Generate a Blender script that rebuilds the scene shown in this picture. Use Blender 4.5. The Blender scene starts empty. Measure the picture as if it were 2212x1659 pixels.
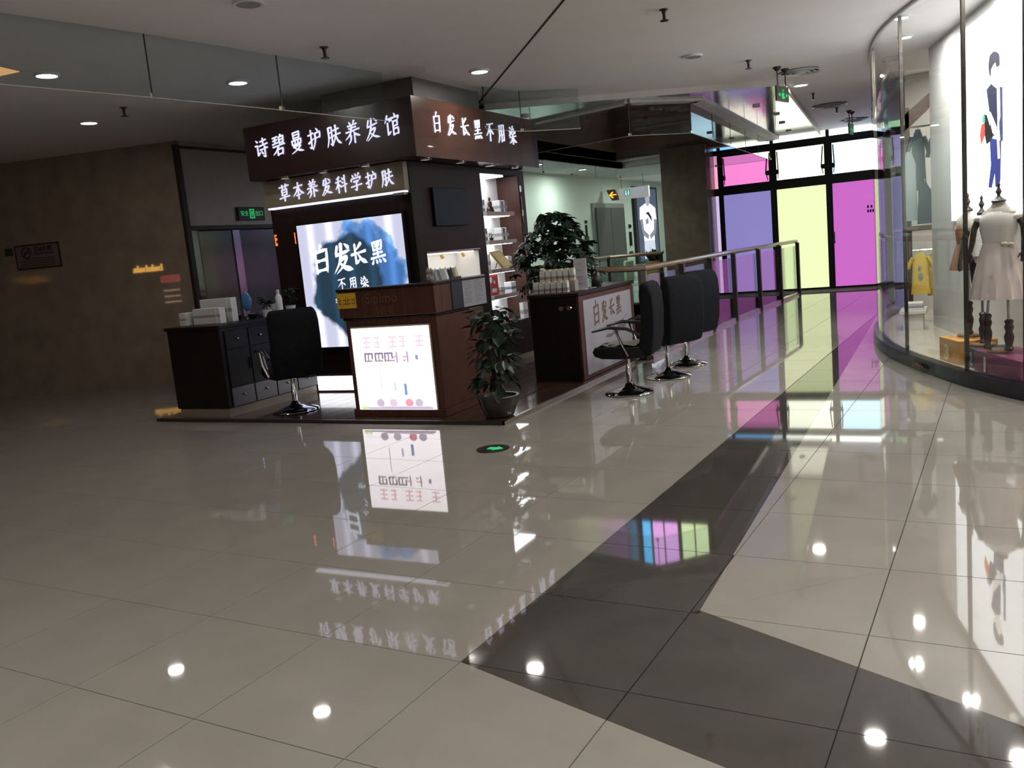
import bpy, bmesh, math, random
from mathutils import Vector, Matrix
random.seed(7)
S = bpy.context.scene
COL = S.collection
PI = math.pi

# ------------------------------------------------------------------ camera, world, exposure
F_PX, W_PX, H_PX = 1890.0, 2212.0, 1659.0
CAM_H = 1.5
def setup_camera():
    # vanishing points of the kiosk's two faces give roll, pitch and heading
    cx, cy = W_PX / 2, H_PX / 2
    VL, VR = Vector((-2590, 882)), Vector((2072, 450))
    u = (VR - VL).normalized()
    n = Vector((-u.y, u.x))
    d = (VL - Vector((cx, cy))).dot(n)
    a = math.atan2((VR - Vector((cx, cy))).dot(u), math.hypot(F_PX, d))
    hp = Vector((n.x * d, n.y * d, F_PX)).normalized()
    Z = Vector((u.x, u.y, 0)).cross(hp).normalized()
    if Z.y > 0: Z = -Z
    fw = (hp - hp.dot(Z) * Z).normalized()
    right = fw.cross(Z)
    if right.x < 0: right = -right
    Y = math.cos(a) * fw + math.sin(a) * right
    X = math.cos(a) * right - math.sin(a) * fw
    R = Matrix((X, Y, Z))                      # world = R @ (x right, y down, z forward)
    r, up, bk = R @ Vector((1, 0, 0)), R @ Vector((0, -1, 0)), R @ Vector((0, 0, -1))
    M = Matrix(((r.x, up.x, bk.x, 0), (r.y, up.y, bk.y, 0), (r.z, up.z, bk.z, CAM_H), (0, 0, 0, 1)))
    cam = bpy.data.cameras.new('camera')
    cam.sensor_fit = 'HORIZONTAL'; cam.sensor_width = 36.0
    cam.lens = 36.0 * F_PX / W_PX
    cam.clip_start = 0.05; cam.clip_end = 200
    o = bpy.data.objects.new('camera', cam); COL.objects.link(o)
    o.matrix_world = M
    S.camera = o
setup_camera()

S.view_settings.view_transform = 'Standard'
try: S.view_settings.look = 'None'
except Exception: pass
S.view_settings.gamma = 1.0
S.view_settings.use_curve_mapping = False
S.view_settings.exposure = 0.0
wd = bpy.data.worlds.new('mall_ambience'); S.world = wd
wd.use_nodes = True
wd.node_tree.nodes['Background'].inputs[0].default_value = (0.95, 0.88, 0.8, 1)
wd.node_tree.nodes['Background'].inputs[1].default_value = 0.05
S.cycles.max_bounces = 6
S.cycles.diffuse_bounces = 3
S.cycles.glossy_bounces = 3
S.cycles.transparent_max_bounces = 12
S.cycles.use_adaptive_sampling = True
S.cycles.adaptive_threshold = 0.08
S.cycles.adaptive_min_samples = 8
S.cycles.caustics_reflective = False
S.cycles.caustics_refractive = False
S.cycles.sample_clamp_indirect = 4.0
S.cycles.use_denoising = True

ZC = 3.4                                        # ceiling height
DOWN_W = 12.0                                   # watts of one downlight
def area_lamp(name, loc, power, size, col=(1, .95, .88), rot=(0, 0, 0), spread=180):
    l = bpy.data.lights.new(name, 'AREA'); l.shape = 'DISK'; l.size = size
    l.energy = power; l.color = col; l.spread = math.radians(spread)
    o = bpy.data.objects.new(name, l); COL.objects.link(o)
    o.location = loc; o.rotation_euler = rot
    return o

# ------------------------------------------------------------------ materials
MATS = {}
def mat(name, col, rough=0.5, metal=0.0, var=0.06, vscale=6.0, bump=0.0, bscale=60.0, spec=0.5, coat=0.0,
        emit=None, estr=0.0, stretch=(1, 1, 1), ior=1.5, trans=0.0):
    if name in MATS: return MATS[name]
    m = bpy.data.materials.new(name); m.use_nodes = True
    nt = m.node_tree; b = nt.nodes['Principled BSDF']
    b.inputs['Roughness'].default_value = rough
    b.inputs['Metallic'].default_value = metal
    b.inputs['IOR'].default_value = ior
    b.inputs['Specular IOR Level'].default_value = spec
    b.inputs['Coat Weight'].default_value = coat
    b.inputs['Transmission Weight'].default_value = trans
    tc = nt.nodes.new('ShaderNodeTexCoord'); mp = nt.nodes.new('ShaderNodeMapping')
    mp.inputs['Scale'].default_value = stretch
    nt.links.new(tc.outputs['Object'], mp.inputs['Vector'])
    if var > 0:
        nz = nt.nodes.new('ShaderNodeTexNoise'); nz.inputs['Scale'].default_value = vscale
        nz.inputs['Detail'].default_value = 4
        nt.links.new(mp.outputs[0], nz.inputs['Vector'])
        rp = nt.nodes.new('ShaderNodeValToRGB')
        rp.color_ramp.elements[0].position = 0.3; rp.color_ramp.elements[1].position = 0.7
        rp.color_ramp.elements[0].color = tuple(max(0, c * (1 - var)) for c in col) + (1,)
        rp.color_ramp.elements[1].color = tuple(min(1, c * (1 + var)) for c in col) + (1,)
        nt.links.new(nz.outputs['Fac'], rp.inputs[0])
        nt.links.new(rp.outputs[0], b.inputs['Base Color'])
    else:
        b.inputs['Base Color'].default_value = tuple(col) + (1,)
    if bump > 0:
        n2 = nt.nodes.new('ShaderNodeTexNoise'); n2.inputs['Scale'].default_value = bscale
        nt.links.new(mp.outputs[0], n2.inputs['Vector'])
        bp = nt.nodes.new('ShaderNodeBump'); bp.inputs['Strength'].default_value = bump
        bp.inputs['Distance'].default_value = 0.01
        nt.links.new(n2.outputs['Fac'], bp.inputs['Height'])
        nt.links.new(bp.outputs[0], b.inputs['Normal'])
    if emit is not None:
        b.inputs['Emission Color'].default_value = tuple(emit) + (1,)
        b.inputs['Emission Strength'].default_value = estr
    MATS[name] = m
    return m
def wood(name, c0, c1, rough=0.25, scale=3.0, coat=0.2, axis='Z', spec=.5):
    if name in MATS: return MATS[name]
    m = mat(name, c0, rough, 0, 0, coat=coat, spec=spec)
    nt = m.node_tree; b = nt.nodes['Principled BSDF']
    tc = nt.nodes.new('ShaderNodeTexCoord'); mp = nt.nodes.new('ShaderNodeMapping')
    mp.inputs['Scale'].default_value = {'Z': (14, 14, 1), 'X': (1, 14, 14), 'Y': (14, 1, 14)}[axis]
    nz = nt.nodes.new('ShaderNodeTexNoise'); nz.inputs['Scale'].default_value = scale; nz.inputs['Detail'].default_value = 6
    rp = nt.nodes.new('ShaderNodeValToRGB')
    rp.color_ramp.elements[0].color = c0 + (1,); rp.color_ramp.elements[1].color = c1 + (1,)
    rp.color_ramp.elements[0].position = .35; rp.color_ramp.elements[1].position = .68
    nt.links.new(tc.outputs['Object'], mp.inputs[0]); nt.links.new(mp.outputs[0], nz.inputs['Vector'])
    nt.links.new(nz.outputs['Fac'], rp.inputs[0]); nt.links.new(rp.outputs[0], b.inputs['Base Color'])
    return m
def glow(name, col, strength, gloss=0.0):
    if name in MATS: return MATS[name]
    return mat(name, tuple(min(1, c * .6) for c in col), 0.25 if gloss else 0.6, 0, 0.0, emit=col, estr=strength, spec=0.5 if gloss else 0.1)
def glass(name, tint=(.93, .97, .95), ior=1.45, rough=0.0):
    if name in MATS: return MATS[name]
    m = bpy.data.materials.new(name); m.use_nodes = True
    nt = m.node_tree; nt.nodes.clear()
    out = nt.nodes.new('ShaderNodeOutputMaterial'); mx = nt.nodes.new('ShaderNodeMixShader')
    t = nt.nodes.new('ShaderNodeBsdfTransparent'); t.inputs[0].default_value = tint + (1,)
    g = nt.nodes.new('ShaderNodeBsdfGlossy'); g.inputs['Roughness'].default_value = rough
    # symmetric Schlick factor so both faces of a thin pane behave alike
    geo = nt.nodes.new('ShaderNodeNewGeometry'); dt = nt.nodes.new('ShaderNodeVectorMath'); dt.operation = 'DOT_PRODUCT'
    ab = nt.nodes.new('ShaderNodeMath'); ab.operation = 'ABSOLUTE'
    om = nt.nodes.new('ShaderNodeMath'); om.operation = 'SUBTRACT'; om.inputs[0].default_value = 1.0
    pw = nt.nodes.new('ShaderNodeMath'); pw.operation = 'POWER'; pw.inputs[1].default_value = 5.0
    ma = nt.nodes.new('ShaderNodeMath'); ma.operation = 'MULTIPLY_ADD'; ma.inputs[1].default_value = .96; ma.inputs[2].default_value = .04
    L = nt.links.new
    L(geo.outputs['Normal'], dt.inputs[0]); L(geo.outputs['Incoming'], dt.inputs[1])
    L(dt.outputs['Value'], ab.inputs[0]); L(ab.outputs[0], om.inputs[1]); L(om.outputs[0], pw.inputs[0]); L(pw.outputs[0], ma.inputs[0])
    L(ma.outputs[0], mx.inputs[0]); L(t.outputs[0], mx.inputs[1]); L(g.outputs[0], mx.inputs[2]); L(mx.outputs[0], out.inputs[0])
    MATS[name] = m
    return m

M_TILE = mat('beige_polished_tile', (.36, .335, .30), .03, 0, .05, 3, ior=1.6, spec=.65)
M_TILE_D = mat('grey_polished_tile', (.075, .07, .062), .035, 0, .12, 3, ior=1.55, spec=.6)
M_GROUT = mat('dark_grout', (.16, .145, .125), .8)
M_CEIL = mat('ceiling_paint', (.84, .80, .79), .75, 0, .02, 2)
M_CEIL_G = mat('glossy_ceiling_panel', (.55, .55, .55), .12, .55, .02, 2)
M_TRIM_W = mat('white_trim_paint', (.62, .58, .55), .5)
M_SEAM = mat('dark_seam', (.03, .03, .03), .9)
M_STONE = mat('dark_brown_polished_stone', (.30, .235, .185), .022, 0, .15, 4, ior=1.6)
M_STONE2 = mat('brown_stone_column', (.17, .13, .10), .15, 0, .15, 5)
M_FASC = mat('brown_fascia_panel', (.24, .18, .14), .18, 0, .1, 4)
M_FASC2 = mat('red_brown_fascia', (.06, .03, .024), .3, 0, .1, 4)
M_STEEL = mat('brushed_steel', (.52, .48, .45), .30, 1, .06, 8, stretch=(1, 1, 12))
M_CHROME = mat('chrome', (.75, .75, .76), .06, 1, 0)
M_BLACKMETAL = mat('black_frame_metal', (.012, .013, .014), .35, .3, .1)
M_DARKMETAL = mat('dark_bronze_metal', (.06, .05, .045), .35, .6, .1)
M_WHITEWALL = mat('white_wall_paint', (.62, .66, .60), .7, 0, .02)
M_GREENGLASS = glass('green_tint_glass', (.80, .93, .86))
M_GLASS = glass('clear_pane_glass', (.96, .975, .97))
M_SMOKE = glass('smoke_curtain_glass', (.86, .90, .90))
M_KWOOD = wood('dark_mahogany', (.016, .009, .009), (.026, .013, .012), .42, coat=0, spec=.2)
M_KWOOD2 = wood('red_mahogany', (.070, .026, .019), (.10, .038, .027), .4, coat=0, spec=.3)
M_KBLACK = wood('black_brown_laminate', (.008, .006, .007), (.013, .009, .009), .4, coat=0, spec=.2)
M_SIGNF = mat('dark_brown_sign_face', (.026, .011, .012), .3, 0, .1)
M_SIGNR = wood('brown_wood_sign_face', (.06, .024, .015), (.085, .033, .02), .28, axis='Y')
M_BEIGE = mat('beige_sign_board', (.26, .215, .165), .5, 0, .04)
M_PLAT = wood('dark_wood_deck', (.050, .028, .020), (.085, .046, .032), .14, axis='Y', coat=.5)
M_LETTER = glow('white_channel_letter_face', (.76, .77, 1.0), .92)
M_WHITEP = mat('white_plastic', (.75, .75, .76), .35, 0, .02)
M_CARD = mat('white_card', (.62, .62, .62), .6, 0, .03)
M_BLACKP = mat('black_plastic', (.012, .012, .013), .3, 0, .1)
M_FABRIC = mat('charcoal_chair_fabric', (.009, .010, .013), .85, 0, .2, 20, bump=.4, bscale=200, spec=.12)
M_LEATHER = mat('black_vinyl', (.006, .006, .007), .5, 0, .1, spec=.25)
M_TOWEL = mat('pale_towel', (.42, .42, .34), .9, 0, .1, 14, bump=.6, bscale=120)
M_GOLD = mat('gold_paint', (.55, .36, .10), .4, .4, .1)
M_YELLOW = mat('yellow_paper', (.75, .45, .03), .6, 0, .05)
M_LEAF = mat('dark_green_leaf', (.010, .026, .014), .4, 0, .35, 9)
M_LEAF2 = mat('mid_green_leaf', (.02, .05, .02), .45, 0, .35, 9)
M_BARK = mat('grey_brown_bark', (.05, .04, .03), .85, 0, .3, 20)
M_SOIL = mat('potting_soil', (.02, .015, .01), .95, 0, .3, 40)
M_POT = mat('olive_glazed_pot', (.03, .028, .02), .25, 0, .2, 12)
M_LAMP = glow('downlight_diffuser', (1, .97, .92), 9.0)
M_LAMP_OFF = mat('unlit_diffuser', (.30, .28, .25), .5, 0, .03)
M_SHELF = mat('taupe_shelf_edge', (.32, .27, .25), .45, 0, .03)

# ------------------------------------------------------------------ mesh helpers
class MB:
    def __init__(s): s.v = []; s.f = []
    def add(s, vs, fs):
        k = len(s.v); s.v += [tuple(v) for v in vs]; s.f += [tuple(i + k for i in f) for f in fs]; return s
    def box(s, x0, x1, y0, y1, z0, z1):
        return s.add([(x0,y0,z0),(x1,y0,z0),(x1,y1,z0),(x0,y1,z0),(x0,y0,z1),(x1,y0,z1),(x1,y1,z1),(x0,y1,z1)],
                     [(0,3,2,1),(4,5,6,7),(0,1,5,4),(1,2,6,5),(2,3,7,6),(3,0,4,7)])
    def prism(s, poly, z0, z1):
        a = sum(poly[i][0]*poly[(i+1)%len(poly)][1]-poly[(i+1)%len(poly)][0]*poly[i][1] for i in range(len(poly)))
        if a < 0: poly = poly[::-1]
        n = len(poly)
        return s.add([(p[0],p[1],z0) for p in poly]+[(p[0],p[1],z1) for p in poly],
                     [tuple(range(n))[::-1], tuple(range(n,2*n))]+[(i,(i+1)%n,n+(i+1)%n,n+i) for i in range(n)])
    def slab(s, a, b, t, z0, z1):
        """vertical wall piece from plan point a to b, thickness t (to the left of a->b)"""
        d = Vector((b[0]-a[0], b[1]-a[1])).normalized(); nrm = Vector((-d.y, d.x))*t
        return s.prism([a, b, (b[0]+nrm.x, b[1]+nrm.y), (a[0]+nrm.x, a[1]+nrm.y)], z0, z1)
    def lathe(s, prof, n=20, c=(0,0,0), sx=1, sy=1, ring=False):
        vs = []; fs = []
        for r, z in prof:
            for k in range(n):
                a = 2*PI*k/n; vs.append((c[0]+r*math.cos(a)*sx, c[1]+r*math.sin(a)*sy, c[2]+z))
        m = len(prof)
        for i in range(m if ring else m-1):
            i2 = (i+1) % m
            for k in range(n):
                fs.append((i*n+k, i*n+(k+1)%n, i2*n+(k+1)%n, i2*n+k))
        if not ring: fs.append(tuple(range(n))[::-1]); fs.append(tuple((m-1)*n+k for k in range(n)))
        return s.add(vs, fs)
    def tube(s, pts, r, n=10, flat=1.0):
        pts = [Vector(p) for p in pts]; rs = r if isinstance(r, (list, tuple)) else [r]*len(pts)
        vs = []; fs = []; prev = None
        for i, p in enumerate(pts):
            t = (pts[min(i+1,len(pts)-1)]-pts[max(i-1,0)]).normalized()
            ref = Vector((0,0,1)) if abs(t.z) < .95 else Vector((1,0,0))
            if prev is None: x = t.cross(ref).normalized()
            else: x = (prev-prev.dot(t)*t).normalized()
            prev = x; y = t.cross(x)
            for k in range(n):
                a = 2*PI*k/n; vs.append(p+x*math.cos(a)*rs[i]+y*math.sin(a)*rs[i]*flat)
        for i in range(len(pts)-1):
            for k in range(n):
                fs.append((i*n+k, i*n+(k+1)%n, (i+1)*n+(k+1)%n, (i+1)*n+k))
        fs.append(tuple(range(n))[::-1]); fs.append(tuple((len(pts)-1)*n+k for k in range(n)))
        return s.add(vs, fs)
    def grid(s, P):
        """P[i][j] points -> quads"""
        n, m = len(P), len(P[0])
        return s.add([p for row in P for p in row], [(i*m+j,(i+1)*m+j,(i+1)*m+j+1,i*m+j+1) for i in range(n-1) for j in range(m-1)])
    def sphere(s, c, rx, ry=None, rz=None, n=12, m=8):
        ry = ry or rx; rz = rz or rx
        pr = [(max(1e-4, math.sin(PI*i/m)), -math.cos(PI*i/m)) for i in range(m+1)]
        vs=[]; fs=[]
        for r,z in pr:
            for k in range(n):
                a=2*PI*k/n; vs.append((c[0]+r*math.cos(a)*rx, c[1]+r*math.sin(a)*ry, c[2]+z*rz))
        for i in range(m):
            for k in range(n): fs.append((i*n+k, i*n+(k+1)%n, (i+1)*n+(k+1)%n, (i+1)*n+k))
        return s.add(vs, fs)
    def xf(s, M):
        s.v = [tuple(M @ Vector(v)) for v in s.v]; return s
def chain(o):
    p = Vector((0,0,0))
    while o is not None: p += o.location; o = o.parent
    return p
def O(name, mb, m, parent=None, world=True, smooth=False, bev=0.0, label=None, seg=1):
    off = chain(parent) if (parent is not None and world) else Vector((0,0,0))
    me = bpy.data.meshes.new(name)
    me.from_pydata([(v[0]-off.x, v[1]-off.y, v[2]-off.z) for v in mb.v], [], mb.f)
    me.materials.append(m)
    if smooth:
        for p in me.polygons: p.use_smooth = True
        me.set_sharp_from_angle(angle=math.radians(40))
    o = bpy.data.objects.new(name, me); COL.objects.link(o)
    if parent is not None: o.parent = parent
    if bev > 0:
        md = o.modifiers.new('bevel', 'BEVEL'); md.width = bev; md.segments = seg; md.limit_method = 'ANGLE'
    if label: o['label'] = label
    return o
def thing(name, label, cat, loc=(0,0,0), rz=0, group=None):
    o = bpy.data.objects.new(name, None); COL.objects.link(o)
    o.empty_display_size = .1; o.location = loc; o.rotation_euler = (0,0,rz)
    o['label'] = label; o['category'] = cat
    if group: o['group'] = group
    return o
def tag(o, label, cat, group=None):
    o['label'] = label; o['category'] = cat
    if group: o['group'] = group
    return o
def rebase(o):
    """move a single-mesh thing's origin to the middle of its base"""
    me = o.data; xs=[v.co for v in me.vertices]
    c = Vector(((min(v.x for v in xs)+max(v.x for v in xs))/2, (min(v.y for v in xs)+max(v.y for v in xs))/2, min(v.z for v in xs)))
    me.transform(Matrix.Translation(-c)); o.location = c
    return o
def struct(o, label=None):
    o['kind'] = 'structure'
    if label: o['label'] = label
    return o
def copy_tree(o, parent=None):
    c = o.copy(); COL.objects.link(c); c.parent = parent
    for ch in list(o.children): copy_tree(ch, c)
    return c
def fr(o, ux, uy, uz):
    """frame matrix: local x,y,z axes at origin o"""
    ux, uy, uz = Vector(ux), Vector(uy), Vector(uz)
    return Matrix(((ux.x,uy.x,uz.x,o[0]),(ux.y,uy.y,uz.y,o[1]),(ux.z,uy.z,uz.z,o[2]),(0,0,0,1)))
FACE_Y = lambda x, y, z: fr((x,y,z), (1,0,0), (0,0,1), (0,-1,0))     # faces -Y, text runs +X
FACE_X = lambda x, y, z: fr((x,y,z), (0,1,0), (0,0,1), (1,0,0))      # faces +X, text runs +Y

# ------------------------------------------------------------------ brush lettering (strokes on a 100 grid, y down)
BR = {
'白':'p52,2 42,18|s22,22 24,92|z22,24 78,20 74,92|h26,54 72,52|h26,86 72,84',
'发':'z30,10 20,40 84,31|p48,4 44,40 30,70 8,94|p36,57 70,50 52,76 18,98|n34,62 56,82 94,94|d66,8 82,22',
'长':'p68,8 36,34|h8,48 92,42|z32,8 33,88 52,74|n46,46 64,72 95,90',
'黑':'s22,8 26,42|z22,10 76,6 72,40|d36,16 40,27|d62,14 57,25|h28,40 70,38|s49,8 49,72|h22,56 76,53|h8,73 92,69|d22,82 14,96|d38,83 42,94|d57,82 62,93|d76,80 90,95',
'不':'h10,16 90,12|p54,14 38,44 6,70|s51,34 51,98|d60,42 88,64',
'用':'p22,10 22,60 6,96|z22,12 80,8 80,92 68,84|h24,36 78,34|h23,60 78,58|s50,12 50,94',
'染':'d12,8 22,17|d6,26 17,35|p8,54 26,30|p52,4 46,26 30,46|z36,22 64,18 66,42 80,44 84,34|h10,62 92,57|s50,46 50,98|p48,62 30,82 6,92|n52,62 70,80 96,92',
'诗':'d14,8 24,18|z6,34 22,32 22,82 38,68|h44,18 86,14|s64,4 64,36|h36,38 96,33|h40,57 94,52|z74,42 74,96 60,86|d50,64 58,77',
'碧':'h8,10 42,8|h10,24 40,22|h6,40 44,36|s25,10 25,38|p68,2 60,11|s54,12 56,42|z54,13 86,10 83,40|h57,26 82,24|h57,40 82,38|h8,53 92,48|p48,52 34,72 8,88|s38,68 40,96|z38,69 78,66 74,94|h40,92 75,90',
'曼':'s28,4 30,32|z28,5 72,3 70,30|h31,17 69,16|h31,30 69,29|s18,40 20,60|z18,41 82,38 79,58|s40,41 40,58|s60,40 60,58|h20,60 80,57|p26,70 74,66 54,84 12,98|n30,72 56,86 94,96',
'护':'h6,28 42,22|z26,6 26,92 13,82|p6,64 44,47|d64,4 73,15|z54,26 88,22 86,48|h55,48 86,46|p54,26 52,62 34,96',
'肤':'p18,10 18,60 6,94|z18,11 40,9 40,93 29,84|h19,34 40,33|h19,56 40,55|h52,28 88,24|h46,52 96,47|p68,6 66,52 40,95|n68,54 78,78 98,94',
'养':'d32,2 39,13|p66,0 57,12|h22,20 80,16|h28,32 74,29|h8,46 94,41|p48,18 36,54 4,76|n54,46 72,62 97,73|p38,62 36,82 20,99|s62,60 62,99',
'馆':'p22,4 7,33|z19,22 40,19 34,32|z22,36 22,89 39,76|d66,2 71,12|d48,16 45,29|z48,20 93,16 86,29|s56,34 56,95|z56,36 82,34 82,54|h56,56 82,54|z56,68 86,66 86,92|h57,92 86,90',
'草':'h8,16 92,12|s34,4 36,27|s66,2 62,27|s28,34 30,66|z28,35 74,32 71,64|h31,49 71,48|h31,65 71,64|h6,81 94,76|s50,66 50,100',
'本':'h12,28 88,23|s50,3 50,99|p48,28 32,56 4,77|n52,28 70,56 97,75|h32,77 68,74',
'科':'p37,6 12,16|h4,34 46,29|s26,14 26,95|p25,36 16,58 2,71|d29,46 42,60|d58,14 68,25|d54,34 64,45|h46,65 97,55|s80,3 80,99',
'学':'d22,6 28,18|d46,2 50,14|p76,2 64,16|d14,26 9,40|z14,28 88,24 80,38|p30,46 68,43 50,57|z50,56 54,76 50,97 37,88|h8,72 94,67',
}
def stroke_mesh(mb, spec, w, depth):
    kind = spec[0]
    pts = [Vector((float(a.split(',')[0]), 100-float(a.split(',')[1]))) for a in spec[1:].split()]
    # resample; bends of 'z' strokes stay sharp, sweeping strokes are smoothed
    if kind in 'pn' and len(pts) > 2:
        out = []
        for i in range(len(pts)-1):
            p0, p1, p2, p3 = pts[max(i-1,0)], pts[i], pts[i+1], pts[min(i+2,len(pts)-1)]
            for k in range(5):
                t = k/5
                out.append(.5*((2*p1)+(p2-p0)*t+(2*p0-5*p1+4*p2-p3)*t*t+(3*p1-p0-3*p2+p3)*t**3))
        out.append(pts[-1]); pts = out
    else:
        out = []
        for i in range(len(pts)-1):
            for k in range(4): out.append(pts[i].lerp(pts[i+1], k/4))
        out.append(pts[-1]); pts = out
    n = len(pts); L = []; Rr = []
    for i, p in enumerate(pts):
        t = i/(n-1)
        d = (pts[min(i+1,n-1)]-pts[max(i-1,0)])
        if d.length < 1e-6: d = Vector((1,0))
        d.normalize(); nr = Vector((-d.y, d.x))
        if kind == 'h': q = .62+.5*abs(t-.5)*1.5
        elif kind == 's': q = 1.0-.25*math.sin(PI*t)+(.05 if t < .2 else 0)
        elif kind == 'p': q = 1.15*(1-t)**.7+.12
        elif kind == 'n': q = .35+1.15*min(1, t/.75) if t < .75 else 1.5-1.3*(t-.75)/.25
        elif kind == 'd': q = .4+.95*t if t < .9 else 1.0
        else: q = .9
        if kind == 'z' and t == 1.0: q = .45
        L.append(p+nr*w*q*.5); Rr.append(p-nr*w*q*.5)
    # sharp little brush caps
    d0 = (pts[0]-pts[1]).normalized(); d1 = (pts[-1]-pts[-2]).normalized()
    c0 = pts[0]+d0*w*.35; c1 = pts[-1]+d1*w*(.45 if kind != 'h' else .35)
    vs = [(q.x, q.y, depth) for q in L]+[(q.x, q.y, depth) for q in Rr]+[(c0.x,c0.y,depth),(c1.x,c1.y,depth)]
    m = len(vs); vs += [(a,b,0) for a,b,_ in vs]
    fs = [(i, n+i, n+i+1, i+1) for i in range(n-1)]+[(2*n, n, 0),(2*n+1, n-1, 2*n-1)]
    rim = [2*n]+list(range(n, 2*n))+[2*n+1]+list(range(n-1, -1, -1))
    fs += [(rim[i], m+rim[i], m+rim[(i+1)%len(rim)], rim[(i+1)%len(rim)]) for i in range(len(rim))]
    mb.add(vs, fs)
def brush_row(chars, base, size, step, m, parent, w=11, depth=.03, name='character', rise=0.0, tall=1.15, only=None):
    """base: 4x4 frame at the lower-left of the first character"""
    for i, ch in enumerate(chars):
        mb = MB()
        for k, sp in enumerate(BR[ch].split('|')):
            stroke_mesh(mb, sp, w, 1.0+.02*k)
        mb.v = [(v[0]/100*size+i*step, v[1]/100*size*tall+v[0]/100*size*.10+rise*i, v[2]*depth) for v in mb.v]
        mb.xf(base)
        O(name, mb, m, parent)
def text_mesh(body, size, bold=0.0, depth=.002, align='LEFT'):
    cu = bpy.data.curves.new('lettering', 'FONT'); cu.body = body; cu.size = size; cu.offset = bold
    cu.extrude = depth; cu.align_x = align; cu.resolution_u = 3
    ob = bpy.data.objects.new('lettering', cu); COL.objects.link(ob)
    bpy.context.view_layer.update()
    me = bpy.data.meshes.new_from_object(ob.evaluated_get(bpy.context.evaluated_depsgraph_get()))
    mb = MB(); mb.v = [tuple(v.co) for v in me.vertices]; mb.f = [tuple(p.vertices) for p in me.polygons]
    bpy.data.objects.remove(ob); bpy.data.curves.remove(cu); bpy.data.meshes.remove(me)
    return mb
def T(name, body, size, base, m, parent, bold=0.0, depth=.002, align='LEFT', sx=1.0):
    mb = text_mesh(body, size, bold, depth, align)
    mb.v = [(v[0]*sx, v[1], v[2]) for v in mb.v]
    return O(name, mb.xf(base), m, parent)

# ------------------------------------------------------------------ plan geometry helpers
def ccw(p):
    a = sum(p[i][0]*p[(i+1)%len(p)][1]-p[(i+1)%len(p)][0]*p[i][1] for i in range(len(p)))
    return p if a > 0 else p[::-1]
def area(p):
    return abs(sum(p[i][0]*p[(i+1)%len(p)][1]-p[(i+1)%len(p)][0]*p[i][1] for i in range(len(p))))/2
def half(poly, a, b, keep_left=True):
    out = []; sg = 1 if keep_left else -1
    def s(p): return sg*((b[0]-a[0])*(p[1]-a[1])-(b[1]-a[1])*(p[0]-a[0]))
    for i in range(len(poly)):
        p, q = poly[i], poly[(i+1)%len(poly)]; sp, sq = s(p), s(q)
        if sp >= 0: out.append(p)
        if (sp > 1e-9 and sq < -1e-9) or (sp < -1e-9 and sq > 1e-9):
            t = sp/(sp-sq); out.append((p[0]+(q[0]-p[0])*t, p[1]+(q[1]-p[1])*t))
    return out if len(out) > 2 and area(out) > 1e-4 else []
def inter(poly, clip):
    clip = ccw(clip)
    for i in range(len(clip)):
        if not poly: return []
        poly = half(poly, clip[i], clip[(i+1)%len(clip)])
    return poly
def minus(polys, clip):
    clip = ccw(clip); res = []
    for poly in polys:
        if not inter(poly, clip): res.append(poly); continue
        rest = poly
        for i in range(len(clip)):
            out = half(rest, clip[i], clip[(i+1)%len(clip)], False)
            if out: res.append(out)
            rest = half(rest, clip[i], clip[(i+1)%len(clip)])
            if not rest: break
    return res
CAMI = S.camera.matrix_world.inverted()
def pix(p):
    v = CAMI @ Vector(p)
    if v.z > -.1: return None
    return (W_PX/2+F_PX*v.x/-v.z, H_PX/2-F_PX*v.y/-v.z, -v.z)

VOID = [(-3.4,10.4),(-5.6,12.0),(-7.1,13.2),(-7.1,19.4),(-3.3,19.4)]
HOLE = [(-7.1,12.9),(-5.71,12.33),(-4.02,11.9),(-3.36,12.64),(-3.6,19.8),(-7.1,19.9)]
ROOM = [(-15.5,-5.0),(6.0,-5.0),(6.0,20.3),(-5.0,20.3),(-5.0,30.0),(-15.5,30.0)]

# ------------------------------------------------------------------ floor of polished tiles
floor = MB()
for rect in ([(-15.5,-5),(6,-5),(6,20.28),(-15.5,20.28)], [(-15.5,20.28),(-5.2,20.28),(-5.2,29),(-15.5,29)]):
    for p in minus([rect], VOID): floor.prism(p, -.30, -.012)
floor = struct(O('floor', floor, M_GROUT), 'polished beige tile floor with a dark grey angular inlay')
ang = math.radians(-2.5); EX = Vector((math.cos(ang), math.sin(ang))); EY = Vector((-math.sin(ang), math.cos(ang)))
TA = Vector((-1.68, 2.60)); TS = .67
def tl(i, j): v = TA+EX*(i*TS)+EY*(j*TS); return (v.x, v.y)
DA, D1, DI, D2 = (-1.68,2.60), (-1.15,15.0), (-.95,3.27), (4.2,.7)
TRI = [[DA,DI,D1],[DA,D2,DI]]
cand = []; rest_b = MB(); rest_d = MB()
def shrink(poly, g=.0016):
    c = Vector((sum(p[0] for p in poly)/len(poly), sum(p[1] for p in poly)/len(poly)))
    return [tuple(Vector(p)+(c-Vector(p)).normalized()*g) for p in poly]
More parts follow.
